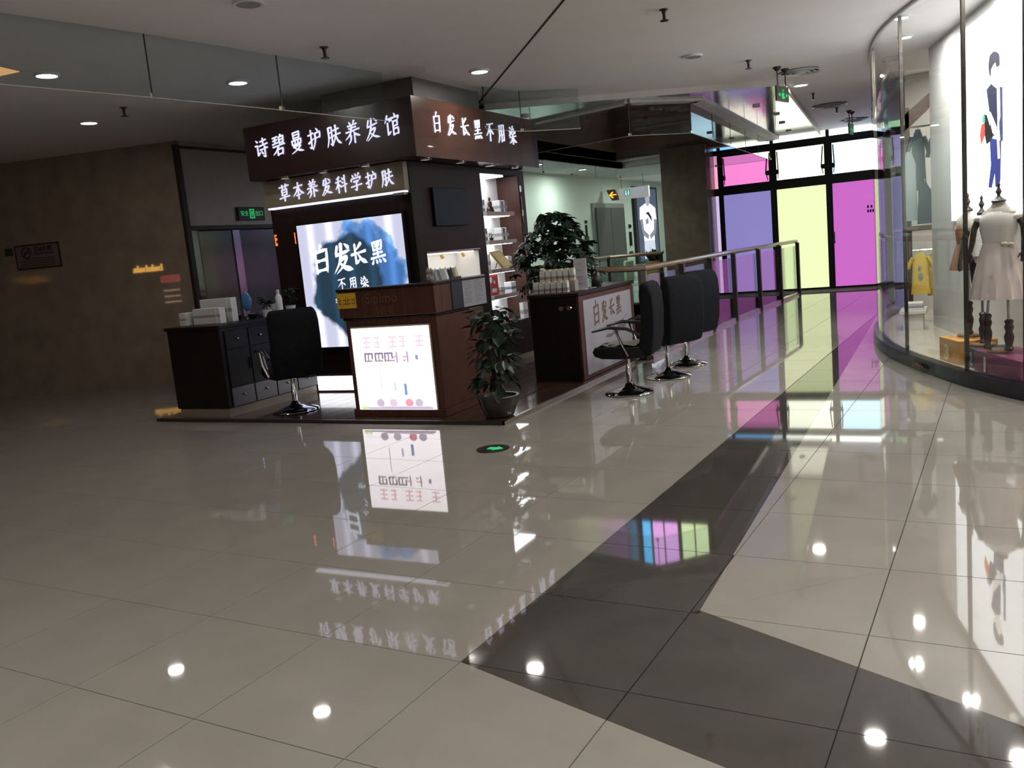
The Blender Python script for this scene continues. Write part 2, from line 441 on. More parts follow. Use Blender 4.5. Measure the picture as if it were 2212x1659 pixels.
for i in range(-21, 12):
    for j in range(-12, 41):
        g = .0016/TS
        q = [tl(i+g,j+g), tl(i+1-g,j+g), tl(i+1-g,j+1-g), tl(i+g,j+1-g)]
        c = tl(i+.5, j+.5)
        if not (-15.4 < c[0] < 5.6 and -4.6 < c[1] < 28.5): continue
        if c[1] > 19.9 and c[0] > -5.6: 
            q = inter(q, [(-15,-9),(6,-9),(6,20.2),(-15,20.2)])
            if not q: continue
        pb = minus(minus(minus([q], VOID), TRI[0]), TRI[1])
        pd = [p for p in (inter(q, t) for t in TRI) if p]
        pv = pix((c[0], c[1], 0)); seen = pv is not None and -60 < pv[0] < W_PX+60 and 560 < pv[1] < H_PX+120
        hid = (-7.9 < c[0] < -3.7 and 7.1 < c[1] < 10.6) or (c[0] > .6+.25*(8-c[1]) and c[1] > 6.5)
        key = pv[2] if (seen and not hid) else 999+abs(c[1])
        for polys, dk in ((pb, 0), (pd, 1)):
            polys = [p for p in polys if area(p) > .004]
            if polys: cand.append((key, dk, polys))
cand.sort(key=lambda t: t[0])
for n, (key, dk, polys) in enumerate(cand):
    if n < 295 and key < 900:
        mb = MB()
        for p in polys: mb.prism(shrink(p, .001), -.0118, 0)
        O('tile', mb, M_TILE_D if dk else M_TILE, floor)
    else:
        for p in polys: (rest_d if dk else rest_b).prism(p, -.0118, 0)
for mb, m in ((rest_b, M_TILE), (rest_d, M_TILE_D)):
    if mb.f:
        o = O('far_tiles', mb, m, floor); o['kind'] = 'stuff'

# void edge: brown fascia under the floor edge and the storey below
vf = MB(); vp = ccw(VOID)
for i in range(len(vp)): vf.slab(vp[(i+1)%len(vp)], vp[i], .04, -1.1, -.004)
struct(O('trim_1', vf, M_FASC2), 'brown fascia lining the open void below the railing')
lf = MB().box(-9,-2,9,21.5,-4.7,-4.6)
struct(O('floor_lower', lf, M_TILE), 'tiled floor of the storey below, seen down the void')
lw = MB()
for a, b in (((-8,10),(-8,20.5)),((-8,20.5),(-2.6,20.5)),((-2.6,20.5),(-2.6,10)),((-2.6,10),(-8,10))): lw.slab(a, b, .1, -4.6, -1.1)
struct(O('wall_lower', lw, M_FASC), 'brown wall around the storey below')

# ------------------------------------------------------------------ ceiling, dropped glossy soffit, opening and shaft
ceil = MB()
SOFF = [(-7.4,10.95),(-5.54,10.5),(-2.07,12.53),(-2.63,20.28),(-7.4,20.28)]
for p in minus([[(-7.1,-5),(6,-5),(6,20.3),(-7.1,20.3)]], HOLE): ceil.prism(p, ZC, ZC+.12)
ceil.prism([(-15.5,-5),(-7.1,-5),(-7.1,12.9),(-15.5,12.9)], ZC, ZC+.12)
ceil = struct(O('ceiling', ceil, M_CEIL), 'matt off-white mall ceiling')
low = MB().prism([(-15.5,12.9),(-7.1,12.9),(-7.1,20.3),(-5.1,20.3),(-5.1,29),(-15.5,29)], 3.16, 3.3)
low.box(-7.18,-7.1,12.9,20.3,3.16,3.5)
struct(O('ceiling_far', low, M_CEIL), 'lower ceiling over the passage beyond the void')
seam = MB()
def seamline(a, b, w=.016): seam.slab(a, b, w, ZC-.003, ZC+.001)
seamline((-.62,4.0),(-5.55,10.42), .022)
struct(O('trim_2', seam, M_SEAM), 'dark expansion joint crossing the ceiling')
sof = struct(O('ceiling_soffit', MB().slab((-2.05,12.5),(-2.61,20.28),.03,3.325,3.4).slab((-5.5,10.47),(-2.05,12.5),.03,3.325,3.4), M_TRIM_W), 'dropped glossy soffit around the ceiling opening')
ys = [10.4,12.3,13.9,15.5,17.1,18.7,20.28]
for k in range(len(ys)-1):
    for p in minus([inter(SOFF, [(-8,ys[k]+.004),(-1,ys[k]+.004),(-1,ys[k+1]-.004),(-8,ys[k+1]-.004)])], HOLE):
        if p: O('soffit_panel', MB().prism(p, 3.335, 3.36), M_CEIL_G, sof)
sh = MB()
for i in range(6): sh.slab(HOLE[(i+1)%6], HOLE[i], .05, 3.345, 7.6)
struct(O('wall_shaft', sh, M_FASC), 'brown panelled sides of the ceiling opening')
struct(O('trim_3', MB().prism([(p[0]*1.0, p[1]) for p in HOLE], 7.6, 7.7), M_CEIL), 'ceiling of the storey above')
tr = MB()
for i in range(6):
    a, b = Vector(HOLE[i]), Vector(HOLE[(i+1)%6]); d = (b-a).normalized(); nr = Vector((d.y,-d.x))
    tr.slab(tuple(b+d*.08), tuple(a-d*.08), .20, 3.305, 3.345)
struct(O('trim_4', tr, M_TRIM_W), 'pale trim band around the ceiling opening')

def smoke_curtain(pts, z0, z1, label, group=None, n=None):
    t = thing('smoke_curtain', label, 'glass screen', (pts[0][0], pts[0][1], z0), 0, group)
    for i in range(len(pts)-1):
        a, b = Vector(pts[i]), Vector(pts[i+1]); L = (b-a).length; k = n or max(1, round(L/1.35))
        for q in range(k):
            p0, p1 = a.lerp(b, q/k+.004), a.lerp(b, (q+1)/k-.004)
            O('pane', MB().slab(tuple(p0), tuple(p1), .006, z0, z1), M_SMOKE, t)
            jp = a.lerp(b, q/k); d = (b-a).normalized()*.004
            O('joint', MB().slab(tuple(jp-d), tuple(jp+d), .009, z0, z1), M_DARKMETAL, t)
            O('clip', MB().slab(tuple(jp-d*6), tuple(jp+d*6), .02, z0-.004, z0+.03), M_CHROME, t)
        O('edge', MB().slab(tuple(a), tuple(b), .007, z0-.006, z0), M_TRIM_W, t)
    return t
smoke_curtain([(-6.55,0.0),(-6.08,2.5),(-5.80,3.85),(-5.57,5.11),(-5.39,6.4),(-5.22,7.78)], 2.925, ZC-.004, 'long hanging glass smoke screen left of the lit kiosk sign', n=1)
smoke_curtain([HOLE[0],HOLE[1],HOLE[2],HOLE[3]], 2.90, 3.30, 'hanging glass smoke screen on the near edge of the ceiling opening')
smoke_curtain([HOLE[3],HOLE[4]], 2.90, 3.30, 'hanging glass smoke screen beside the coloured windows')
smoke_curtain([HOLE[4],HOLE[5],HOLE[0]], 2.90, 3.15, 'hanging glass smoke screen on the far edge of the ceiling opening')
smoke_curtain([(-4.9,9.35),(-4.75,10.0),(-4.2,10.55)], 2.92, ZC-.004, 'short glass smoke screen beside the kiosk right hand sign', n=1)

# ------------------------------------------------------------------ walls on the left
wl = MB().slab((-9.58,9.06),(-15.4,7.55),-.25,0,ZC)
struct(O('wall_left', wl, M_STONE), 'dark polished brown stone wall')
wm = struct(O('wall_lift', MB().box(-9.85,-9.6,9.06,12.9,2.22,ZC), mat('warm_steel_cladding',(.42,.37,.335),.33,.45,.05,8)), 'brushed steel cladding over the lift doors')
O('cladding_edge', MB().box(-9.62,-9.56,9.02,9.10,0,ZC-.05), M_DARKMETAL, wm)
O('top_channel', MB().box(-9.62,-9.585,9.1,12.9,ZC-.10,ZC-.06), M_DARKMETAL, wm)
O('door_head', MB().box(-9.66,-9.58,9.1,12.9,2.18,2.24), M_DARKMETAL, wm)
M_DOORB = mat('beige_glossy_door', (.20,.175,.145), .12, 0, .04)
d1 = struct(O('door_1', MB().box(-9.80,-9.70,9.1,12.9,0,2.18), M_DARKMETAL), 'beige lift doors under steel cladding')
for k in range(4):
    y0 = 9.16+k*.93
    O('door_leaf', MB().box(-9.70,-9.66,y0,y0+.90,.02,2.17), M_DOORB, d1, bev=.004)
M_PINK_REFL = mat('pink_window_reflection', (.34,.25,.30), .15, .7, .05)  # pink window reflections on the glossy doors, painted as strips
for y0 in (9.97,10.93): O('reflection_strip', MB().box(-9.66,-9.64,y0,y0+.14,.02,2.17), M_PINK_REFL, d1)
struct(O('wall_back_left', MB().box(-15.4,-9.85,12.8,12.9,0,ZC), M_STONE2), 'wall at the end of the lift lobby')
struct(O('wall_behind_left', MB().box(-15.6,-15.5,-5,30,0,ZC), M_STONE2), 'dim brown wall far to the left')

# ------------------------------------------------------------------ passage with the white wall beyond the void
XW = -8.5
ww = struct(O('wall_passage', MB().box(XW-.2,XW,13.0,29,0,3.16), M_WHITEWALL), 'white painted wall with a grey door beyond the void')
struct(O('wall_passage_end', MB().box(XW,-5.2,28.8,29,0,3.16), M_WHITEWALL), 'pale green end wall of the passage')
struct(O('wall_passage_right', MB().box(-5.3,-5.1,20.5,29,0,3.16), M_WHITEWALL), 'pale green side wall of the passage')
M_DOORG = wood('grey_brown_door', (.050,.044,.038), (.075,.065,.055), .4)
d2 = struct(O('door_2', MB().box(XW,XW+.05,21.62,24.05,0,2.50), mat('grey_door_frame',(.22,.22,.2),.4)), 'grey brown door in the white wall')
O('door_leaf', MB().box(XW+.05,XW+.09,21.78,22.85,.01,2.38), M_DOORG, d2)
O('door_leaf', MB().box(XW+.05,XW+.09,22.87,23.93,.01,2.38), M_DOORG, d2)
dp = tag(O('wall_pictogram', MB().tube([(XW+.02,21.15,1.62),(XW+.02,21.15,1.95)],.03).sphere((XW+.02,21.15,2.03),.045).prism([(XW+.01,21.02),(XW+.03,21.02),(XW+.03,21.28),(XW+.01,21.28)],1.55,1.66), M_BLACKMETAL), 'small dark figure pictogram left of the grey door', 'sign')
dp2 = tag(O('wall_pictogram', MB().tube([(XW+.02,24.5,1.30),(XW+.02,24.5,1.7)],.05).sphere((XW+.02,24.5,1.86),.06).prism([(XW+.01,24.36),(XW+.03,24.36),(XW+.03,24.64),(XW+.01,24.64)],1.05,1.14), M_BLACKMETAL), 'small dark figure pictogram right of the grey door', 'sign')
for o_ in (dp, dp2): rebase(o_)
# backlit portrait poster
pl = thing('poster_lightbox', 'backlit poster of a person in a white tee beside the grey door', 'poster', (XW+.06, 26.0, .8))
O('frame', MB().box(XW,XW+.08,24.88,27.1,.75,3.0), M_BLACKMETAL, pl)
O('print', MB().box(XW+.08,XW+.09,25.1,26.95,.8,2.95), glow('poster_grey_blue', (.07,.085,.13), .9), pl)
M_PW = glow('poster_white', (.80,.84,.92), 1.0); M_PG = glow('poster_grey', (.22,.23,.27), .8); M_PK = glow('poster_dark', (.03,.03,.05), .5)
def flatpoly(pts, x, m, par, name='print_shape', t=.004):
    mb = MB(); n = len(pts)
    mb.add([(x,p[0],p[1]) for p in pts]+[(x+t,p[0],p[1]) for p in pts], [tuple(range(n))[::-1], tuple(range(n,2*n))]+[(i,(i+1)%n,n+(i+1)%n,n+i) for i in range(n)])
    return O(name, mb, m, par)
xx = XW+.09
flatpoly([(25.50,2.05),(25.24,2.02),(25.30,2.38),(25.62,2.46),(25.90,2.52),(26.22,2.52),(26.50,2.46),(26.80,2.38),(26.86,2.02),(26.60,2.05),(26.56,1.40),(25.54,1.40)], xx, M_PW, pl)
flatpoly([(25.92,2.46),(25.84,2.62),(25.84,2.80),(26.06,2.86),(26.28,2.80),(26.28,2.62),(26.18,2.46),(26.05,2.42)], xx+.004, glow('poster_face',(.34,.34,.37),.8), pl)
flatpoly([(25.78,2.66),(25.78,2.86),(25.92,2.94),(26.18,2.94),(26.34,2.86),(26.34,2.66),(26.27,2.80),(26.06,2.83),(25.86,2.80)], xx+.008, M_PK, pl)
flatpoly([(25.54,1.40),(25.50,.86),(25.98,.86),(26.05,1.25),(26.12,.86),(26.62,.86),(26.56,1.40)], xx, glow('poster_pale',(.55,.58,.66),.9), pl)
flatpoly([(25.26,2.02),(25.50,2.04),(25.56,1.72),(26.00,1.56),(25.94,1.44),(25.44,1.58)], xx+.004, M_PG, pl)
flatpoly([(26.84,2.02),(26.60,2.04),(26.54,1.72),(26.10,1.56),(26.16,1.44),(26.66,1.58)], xx+.004, M_PG, pl)
flatpoly([(25.80,2.22),(26.10,2.26),(26.34,2.12),(26.40,1.96),(26.22,2.06),(26.04,2.16)], xx+.004, M_PK, pl)
flatpoly([(25.78,2.02),(26.02,2.08),(26.06,1.92),(25.80,1.88)], xx+.004, M_PG, pl)
# hanging toilet direction sign
hs = thing('hanging_sign', 'hanging grey direction sign with yellow arrow and toilet symbol', 'sign', (-7.8,22.5,2.5))
O('board', MB().prism([(-8.02,22.48),(-7.20,22.48),(-7.20,22.58),(-8.02,22.58)],2.545,2.83), glow('sign_grey_panel', (.42,.42,.40), .6), hs)
mb = MB(); mb.add([(-8.36,22.47,2.83),(-8.22,22.47,2.545),(-8.02,22.47,2.545),(-8.14,22.47,2.83),(-8.36,22.58,2.83),(-8.22,22.58,2.545),(-8.02,22.58,2.545),(-8.14,22.58,2.83)],[(0,1,2,3),(7,6,5,4),(0,4,5,1),(1,5,6,2),(2,6,7,3),(3,7,4,0)])
O('arrow_panel', mb, mat('brown_sign_panel',(.16,.07,.03),.4), hs)
M_ARW = glow('yellow_arrow', (1.0,.50,.05), 1.3)
mb = MB()
for poly in ([(-8.29,2.69),(-8.19,2.78),(-8.16,2.755),(-8.235,2.69),(-8.16,2.625),(-8.19,2.60)],[(-8.24,2.705),(-8.08,2.705),(-8.08,2.675),(-8.24,2.675)]):
    n = len(poly); mb.add([(p[0],22.465,p[1]) for p in poly]+[(p[0],22.46,p[1]) for p in poly],[tuple(range(n)),tuple(range(n,2*n))[::-1]])
O('arrow', mb, M_ARW, hs)
O('toilet_symbol', MB().box(-7.86,-7.70,22.474,22.48,2.62,2.78), glow('toilet_green',(.04,.30,.22),.9), hs)
for x in (-7.815,-7.745): O('figure', MB().box(x-.014,x+.014,22.470,22.474,2.64,2.73).sphere((x,22.472,2.75),.013), M_PW, hs)
T('lettering', '卫生间', .10, FACE_Y(-7.62,22.476,2.70), glow('lavender_print',(.30,.30,.62),.9), hs)
T('lettering', 'Toilet', .06, FACE_Y(-7.62,22.476,2.62), MATS['lavender_print'], hs)
for x in (-7.95,-7.35): O('rod', MB().tube([(x,22.53,2.83),(x,22.53,3.16)],.006), M_DARKMETAL, hs)

# ------------------------------------------------------------------ brown column and coloured window wall
st_col = struct(O('wall_column', MB().box(-5.95,-4.93,19.55,20.3,0,ZC), M_STONE2), 'brown stone column beside the coloured windows')
PANES = [  # x0, x1, top strip, hopper, lower
 (-5.20,-4.81,(.25,.75,1.4),(.95,.40,.62),(.62,.50,.78)),
 (-4.81,-3.64,(.25,.75,1.4),(.95,.25,.66),(.24,.21,.50)),
 (-3.64,-2.48,(3.0,3.1,2.7),(2.6,2.7,2.1),(.86,.95,.52)),
 (-2.48,-1.32,(3.0,3.1,3.0),(1.5,2.3,2.7),(.55,.13,.52)),
 (-1.32,-.16,(.80,1.4,.80),(.60,.46,.95),(.42,.38,.74)),
 (-.16,1.0,(.80,1.2,1.4),(.22,.50,.90),(.62,.34,.66)),
 (1.0,2.2,(.80,1.2,1.4),(1.0,1.2,.8),(.8,.8,.6)),
]
YW = 20.3
def pane(name, x0, x1, z0, z1, col, par, y=YW):
    m = glow('tint_%.2f_%.2f_%.2f' % col, tuple(c/max(col) for c in col), max(col), gloss=1)
    return O(name, MB().box(x0,x1,y,y+.012,z0,z1), m, par)
wk = ['narrow end window in pink and lavender glass','window bay with lavender lower pane and pink top light','window bay with pale yellow panes','window bay with magenta lower pane and sky blue top light',
      'window bay with lavender panes behind the shop glass','window bay with blue top light behind the shop','window bay hidden behind the shop']
for k, (x0,x1,ct,ch,cl) in enumerate(PANES):
    w = struct(O('window_%d' % (k+1), MB().box(x0-.035,x0+.035,YW-.06,YW+.08,0,ZC).box(x0+.035,x1-.035,YW-.05,YW+.08,0,.07)
        .box(x0+.035,x1-.035,YW-.06,YW+.08,2.27,2.43).box(x0+.035,x1-.035,YW-.06,YW+.08,3.16,3.27), M_BLACKMETAL), wk[k])
    pane('lower_pane', x0+.035,x1-.035,.07,2.27,cl,w); pane('top_strip_pane', x0+.035,x1-.035,3.27,3.4,ct,w)
    a, b = x0+.035, x1-.035
    if x1-x0 > .6:
        O('sash_frame', MB().box(a,a+.045,YW-.04,YW+.03,2.43,3.16).box(b-.045,b,YW-.04,YW+.03,2.43,3.16).box(a+.045,b-.045,YW-.04,YW+.03,2.43,2.47).box(a+.045,b-.045,YW-.04,YW+.03,3.115,3.16), M_BLACKMETAL, w)
        pane('hopper_pane', a+.045,b-.045,2.47,3.115,ch,w)
        for xs in (a+.07, b-.07):
            O('stay_arm', MB().tube([(xs,YW-.05,3.08),(xs+(.03 if xs<a+.2 else -.03),YW-.13,2.62)],.014,8).tube([(xs+(.03 if xs<a+.2 else -.03),YW-.13,2.66),(xs,YW-.05,2.50)],.010,8), M_DARKMETAL, w)
            O('latch', MB().box(xs-.03,xs+.03,YW-.10,YW-.03,2.60,2.70), M_BLACKMETAL, w)
        O('lower_sash', MB().box(a,a+.03,YW-.03,YW+.02,.07,2.27).box(b-.03,b,YW-.03,YW+.02,.07,2.27), M_BLACKMETAL, w)
    else:
        pane('hopper_pane', a,b,2.43,3.16,ch,w)
    if k == 3:
        for q, (dx, dz) in enumerate(((0,.09),(.07,.09),(.14,.09),(0,0),(.05,0),(.10,0),(.15,0))):
            O('decal_mark', MB().box(-1.72+dx-.018,-1.72+dx+.018,YW-.004,YW,1.62+dz-.03,1.62+dz+.03), mat('maroon_decal',(.18,.03,.12),.6), w)
        O('door_pull', MB().box(-2.41,-2.39,YW-.05,YW-.02,1.0,1.25), M_CHROME, w)
struct(O('baseboard_window', MB().box(-4.93,2.2,YW-.12,YW-.06,0,.03), M_STEEL), 'steel sill along the window wall')

uw = struct(O('window_9', MB().box(-7.05,-5.35,19.70,19.79,5.30,7.05), M_BLACKMETAL), 'upper storey window in blue, magenta and yellow glass above the void')
for (x0_,x1_,c_) in ((-7.02,-6.82,(.5,2.2,4.0)),(-6.76,-6.50,(3.4,1.7,3.6)),(-6.46,-6.14,(3.4,1.7,3.6)),(-6.04,-5.74,(3.0,3.6,1.9)),(-5.70,-5.40,(3.0,3.6,1.9))):
    pane('upper_pane', x0_,x1_,5.36,6.98,c_,uw,19.685)
# ------------------------------------------------------------------ railings round the void
M_RAILW = wood('brown_handrail', (.20,.11,.06), (.26,.15,.085), .25, axis='Y')
M_GL_BAL = glass('balustrade_glass', (.90,.96,.94))
def railing(pts, posts_every, label, end_post=True):
    t = thing('glass_railing', label, 'railing', (pts[0][0],pts[0][1],0))
    O('handrail', MB().tube([(p[0],p[1],1.13) for p in pts], .055, 8, .7), M_RAILW, t, smooth=True)
    for i in range(len(pts)-1):
        a, b = Vector(pts[i]), Vector(pts[i+1]); L = (b-a).length; k = max(1, round(L/posts_every))
        d = (b-a).normalized()
        O('base_channel', MB().slab(tuple(a), tuple(b), .05, 0, .05), M_STEEL, t)
        for q in range(k+1):
            p = a.lerp(b, q/k)
            if q == k and i < len(pts)-2: continue
            O('post', MB().slab(tuple(p-d*.035), tuple(p+d*.035), .07, 0, 1.1), M_DARKMETAL, t)
            if q < k:
                g0, g1 = a.lerp(b,(q+.06)/k), a.lerp(b,(q+.94)/k)
                O('glass_panel', MB().slab(tuple(g0), tuple(g1), .012, .06, 1.04), M_GL_BAL, t)
    return t
railing([(-3.08,19.38),(-3.36,14.66),(-3.44,10.35),(-5.62,11.95),(-7.05,13.1)], 1.57, 'glass railing with brown handrail along the void behind the chairs')
railing([(-7.18,13.3),(-7.18,19.1),(-5.98,19.25)], 1.5, 'glass railing with brown handrail on the far side of the void')

# ------------------------------------------------------------------ downlights, sprinklers, vents, signs on the ceiling
def downlight(x, y, lit, label, group=None, z=ZC, r=.095, power=DOWN_W, col=(1,.95,.88)):
    t = thing('downlight', label, 'ceiling light', (x,y,z-.02), 0, group)
    O('ring', MB().lathe([(r*.92,0),(r*1.14,-.002),(r*1.14,.02),(r*.92,.02)],28,(x,y,z-.02),ring=True), M_WHITEP, t, smooth=True)
    O('diffuser', MB().lathe([(.001,.0),(r*.93,.0),(r*.93,.018),(.001,.018)],28,(x,y,z-.018)), M_LAMP if lit else M_LAMP_OFF, t, smooth=True)
    if lit:
        l = area_lamp('downlight_lamp', (0,0,-.012), power, r*1.8, col); l.parent = t
    return t
DL = [((-7.15,5.41),'round lit downlight nearest the left edge'),((-6.38,6.95),'round lit downlight seen through the glass smoke screen'),((-8.93,7.2),'round lit downlight above the dark stone wall'),
      ((-4.5,8.55),'round lit downlight above the kiosk, left of the ceiling seam'),((-1.94,13.2),'round lit downlight beside the hanging exit sign'),]
for (x,y), lb in DL: downlight(x,y,True,lb,power=DOWN_W if x > -5 else DOWN_W*.5)
for x, y, pw in ((-4.0,1.0,24),(-2.0,-1.2,40),(1.2,1.5,44),(-7.2,.6,8),(.3,4.3,30),(-4.5,-2.8,22),(2.6,-2.5,40),(2.6,4.4,44),(4.6,1.0,44)):  # extra lamps out of view, added to brighten the near floor and ceiling
    downlight(x,y,True,'added round downlight out of view that brightens the near floor','added downlights behind the viewer',power=pw)
downlight(-.77,8.23,True,'round lit downlight over the corridor outside the shop glass, mirrored in the floor',power=12)
downlight(-2.56,9.85,False,'unlit round downlight left of the sprinkler over the corridor'); downlight(-4.47,5.08,False,'unlit round downlight at the top edge left of centre')
downlight(-1.85,18.6,False,'unlit round downlight near the coloured windows')
for x, y in ((-7.55,16.5),(-7.6,19.0),(-6.7,22.9),(-6.9,26.0)):
    downlight(x,y,True,'round lit downlight in the passage ceiling beyond the void','passage downlights',z=3.16,power=42,col=(.82,1,.90))
for x, y in ((-5.4,11.5),(-2.75,14.2),(-2.85,17.0),(-3.0,18.6),(-2.7,15.6)):
    downlight(x,y,False,'small unlit downlight in the glossy soffit by the ceiling opening','soffit downlights',z=3.335,r=.05)
def sprinkler(x, y, label, z=ZC):
    t = thing('sprinkler', label, 'sprinkler', (x,y,z-.09))
    O('rose', MB().lathe([(.001,0),(.035,0),(.04,.008),(.001,.008)],16,(x,y,z-.008)), M_DARKMETAL, t)
    O('stem', MB().lathe([(.014,0),(.014,.05),(.02,.07),(.02,.085)],10,(x,y,z-.09)), M_DARKMETAL, t)
    O('deflector', MB().lathe([(.001,0),(.038,0),(.038,.006),(.001,.006)],12,(x,y,z-.096)), M_DARKMETAL, t)
for p, lb in (((-2.22,7.68),'dark sprinkler head near the top edge of the corridor ceiling'),((-4.94,6.51),'dark sprinkler head beside the glass smoke screen'),((-2.14,10.71),'dark sprinkler head left of the hanging exit sign'),
              ((-8.03,6.94),'dark sprinkler head near the downlight over the stone wall'),((-1.93,14.3),'dark sprinkler head under the lit corridor downlight'),((-1.85,16.5),'dark sprinkler head beside the second round vent')):
    sprinkler(p[0],p[1],lb)
def vent(x, y, label, r=.24):
    t = thing('ceiling_vent', label, 'vent', (x,y,ZC-.05))
    O('backing', MB().lathe([(.001,0),(r,0),(r,.01),(.001,.01)],28,(x,y,ZC-.011)), M_SEAM, t)
    for k in range(4):
        rr = r*(1.06-.25*k)
        O('ring', MB().lathe([(rr*.90,.012-.004*k),(rr,-.006-.006*k),(rr*1.03,-.002-.006*k),(rr*.94,.016-.004*k)],28,(x,y,ZC-.022),ring=True), M_WHITEP, t, smooth=True)
vent(-1.78,12.05,'round louvred air vent behind the hanging exit sign'); vent(-1.9,16.0,'round louvred air vent nearer the windows', .26)
vent(-1.8,18.9,'round louvred air vent closest to the windows', .24)
def exit_hang(x, y, label, rz):
    t = thing('exit_sign', label, 'exit sign', (x,y,3.0), rz)
    for s in (-.12,.12):
        O('rod', MB().tube([(s,0,.17),(s,0,.37)],.008,8), M_DARKMETAL, t, world=False)
        O('ceiling_rose', MB().lathe([(.018,-.05),(.05,-.012),(.05,0),(.001,0)],12,(s,0,.40)), M_DARKMETAL, t, world=False)
    O('box', MB().box(-.18,.18,-.012,.012,0,.18), mat('exit_box_dark',(.05,.07,.05),.4), t, world=False)
    O('running_figure', MB().box(-.03,.03,-.016,-.012,.03,.10).box(-.012,.012,-.016,-.012,.115,.14).box(-.05,-.03,-.016,-.012,.07,.085).box(.03,.06,-.016,-.012,.04,.055), glow('exit_green',(.05,.62,.20),.6), t, world=False)
    for s in (-1,1):
        O('arrow', MB().add([(s*.08,-.016,.10),(s*.15,-.016,.075),(s*.08,-.016,.05)],[(0,1,2)] if s<0 else [(0,2,1)]), MATS['exit_green'], t, world=False)
exit_hang(-1.93,11.6,'hanging green exit sign under the corridor ceiling', math.radians(77))
exit_hang(-1.72,17.4,'hanging exit sign seen edge on near the windows', math.radians(84))
cv = thing('cove_light','warm orange light cove in the ceiling at the left edge','ceiling light',(-7.6,4.95,ZC-.02))
O('frame', MB().prism([(-7.10,5.17),(-7.02,4.83),(-8.02,4.55),(-8.12,5.05)],ZC-.015,ZC-.002), M_TRIM_W, cv); O('diffuser', MB().prism([(-7.13,5.14),(-7.06,4.86),(-7.98,4.60),(-8.07,5.03)],ZC-.02,ZC-.0151), glow('amber_cove',(1,.52,.20),.75), cv)
# exit sign on the steel cladding
ex = thing('exit_sign', 'dark wall exit sign with green print on the steel cladding', 'exit sign', (-9.56,10.3,2.30))
O('box', MB().box(-9.60,-9.56,10.06,10.62,2.30,2.50), M_BLACKP, ex, bev=.004)
G = MATS['exit_green']
O('running_figure', MB().box(-9.558,-9.554,10.29,10.39,2.33,2.35).box(-9.558,-9.554,10.29,10.31,2.33,2.47).box(-9.558,-9.554,10.37,10.39,2.33,2.47).box(-9.558,-9.554,10.29,10.39,2.455,2.47).box(-9.558,-9.554,10.325,10.355,2.37,2.44), G, ex)
T('lettering', '安全', .085, FACE_X(-9.559,10.10,2.375), G, ex); T('lettering', '出口', .085, FACE_X(-9.559,10.41,2.375), G, ex)
# no smoking plate on the stone wall
u = Vector((-15.4+9.58, 7.55-9.06, 0)).normalized()*-1   # runs to the right along the wall
nrm = Vector((u.y,-u.x,0))
ns = thing('no_smoking_plate', 'framed no smoking plate on the dark stone wall', 'sign', (-11.95,8.44,1.85))
def wallpt(s, z, off): 
    q = Vector((-9.58,9.06,0))-u*s+nrm*off; return (q.x,q.y,z)
def wallbox(s0, s1, z0, z1, o0, o1):
    a, b, c, d = wallpt(s0,0,o0), wallpt(s1,0,o0), wallpt(s1,0,o1), wallpt(s0,0,o1)
    return MB().prism([a[:2],b[:2],c[:2],d[:2]], z0, z1)
M_PLATE = mat('dim_white_plate',(.16,.14,.14),.5); M_PRED = mat('dark_red_print',(.06,.012,.015),.5)
O('frame', wallbox(2.10,2.86,1.86,2.22,.001,.012), M_PRED, ns); O('face', wallbox(2.125,2.835,1.885,2.195,.012,.016), M_PLATE, ns)
cc = wallpt(2.66,2.10,.018)
ring = MB(); pts = [(Vector(cc)+u*math.cos(2*PI*k/20)*.075+Vector((0,0,1))*math.sin(2*PI*k/20)*.075) for k in range(21)]
ring.tube(pts,.009,6).tube([Vector(cc)+u*.05+Vector((0,0,.05)),Vector(cc)-u*.05-Vector((0,0,.05))],.009,6)
O('prohibition_ring', ring, M_PRED, ns); O('cigarette', wallbox(2.61,2.71,2.09,2.11,.016,.02), M_PRED, ns)
wf = lambda s, z: fr(wallpt(s,z,.017), u, (0,0,1), nrm)
T('lettering','禁止吸烟',.075,wf(2.52,2.115),M_PRED,ns,bold=.002); T('lettering','NO SMOKING',.05,wf(2.52,2.06),M_PRED,ns)
for q in range(4): O('small_print', wallbox(2.2,2.8-.05*(q%2),1.905+q*.033,1.915+q*.033,.016,.018), M_PRED, ns)
O('switch_plate', wallbox(2.90,3.02,2.08,2.19,.001,.02), mat('dull_green_plate',(.03,.04,.035),.5), ns)
# floor emergency marker
fm = thing('floor_exit_marker', 'round dark emergency arrow marker set in the floor before the kiosk', 'floor marker', (-3.22,5.76,0))
O('disc', MB().lathe([(.001,0),(.13,0),(.128,.006),(.001,.006)],28,(-3.22,5.76,.0005)), M_BLACKP, fm)
O('arrow', MB().prism([(-3.26,5.73),(-3.20,5.73),(-3.20,5.79),(-3.26,5.79)],.006,.009).prism([(-3.20,5.70),(-3.13,5.76),(-3.20,5.82)],.006,.009), G, fm)

# ------------------------------------------------------------------ kiosk platform
PZ = .03
pf = struct(O('floor_platform', MB().prism([(-7.85,6.60),(-3.55,6.60),(-3.55,10.95),(-7.85,10.95)],.0006,PZ-.006), M_KBLACK), 'low dark wood platform under the kiosk')
x = -7.85
while x < -3.56:
    x1 = min(x+.195, -3.57)
    O('plank', MB().box(x,x1-.004,6.62,10.93,PZ-.006,PZ), M_PLAT, pf)
    x += .195
O('edge_strip', MB().box(-7.85,-3.545,6.59,6.62,.0006,PZ+.004), M_DARKMETAL, pf); O('edge_strip', MB().box(-3.57,-3.54,6.59,10.95,.0006,PZ+.004), M_STEEL, pf)
O('inlay_strip', MB().box(-3.94,-3.92,7.0,8.45,PZ,PZ+.003), M_CHROME, pf)

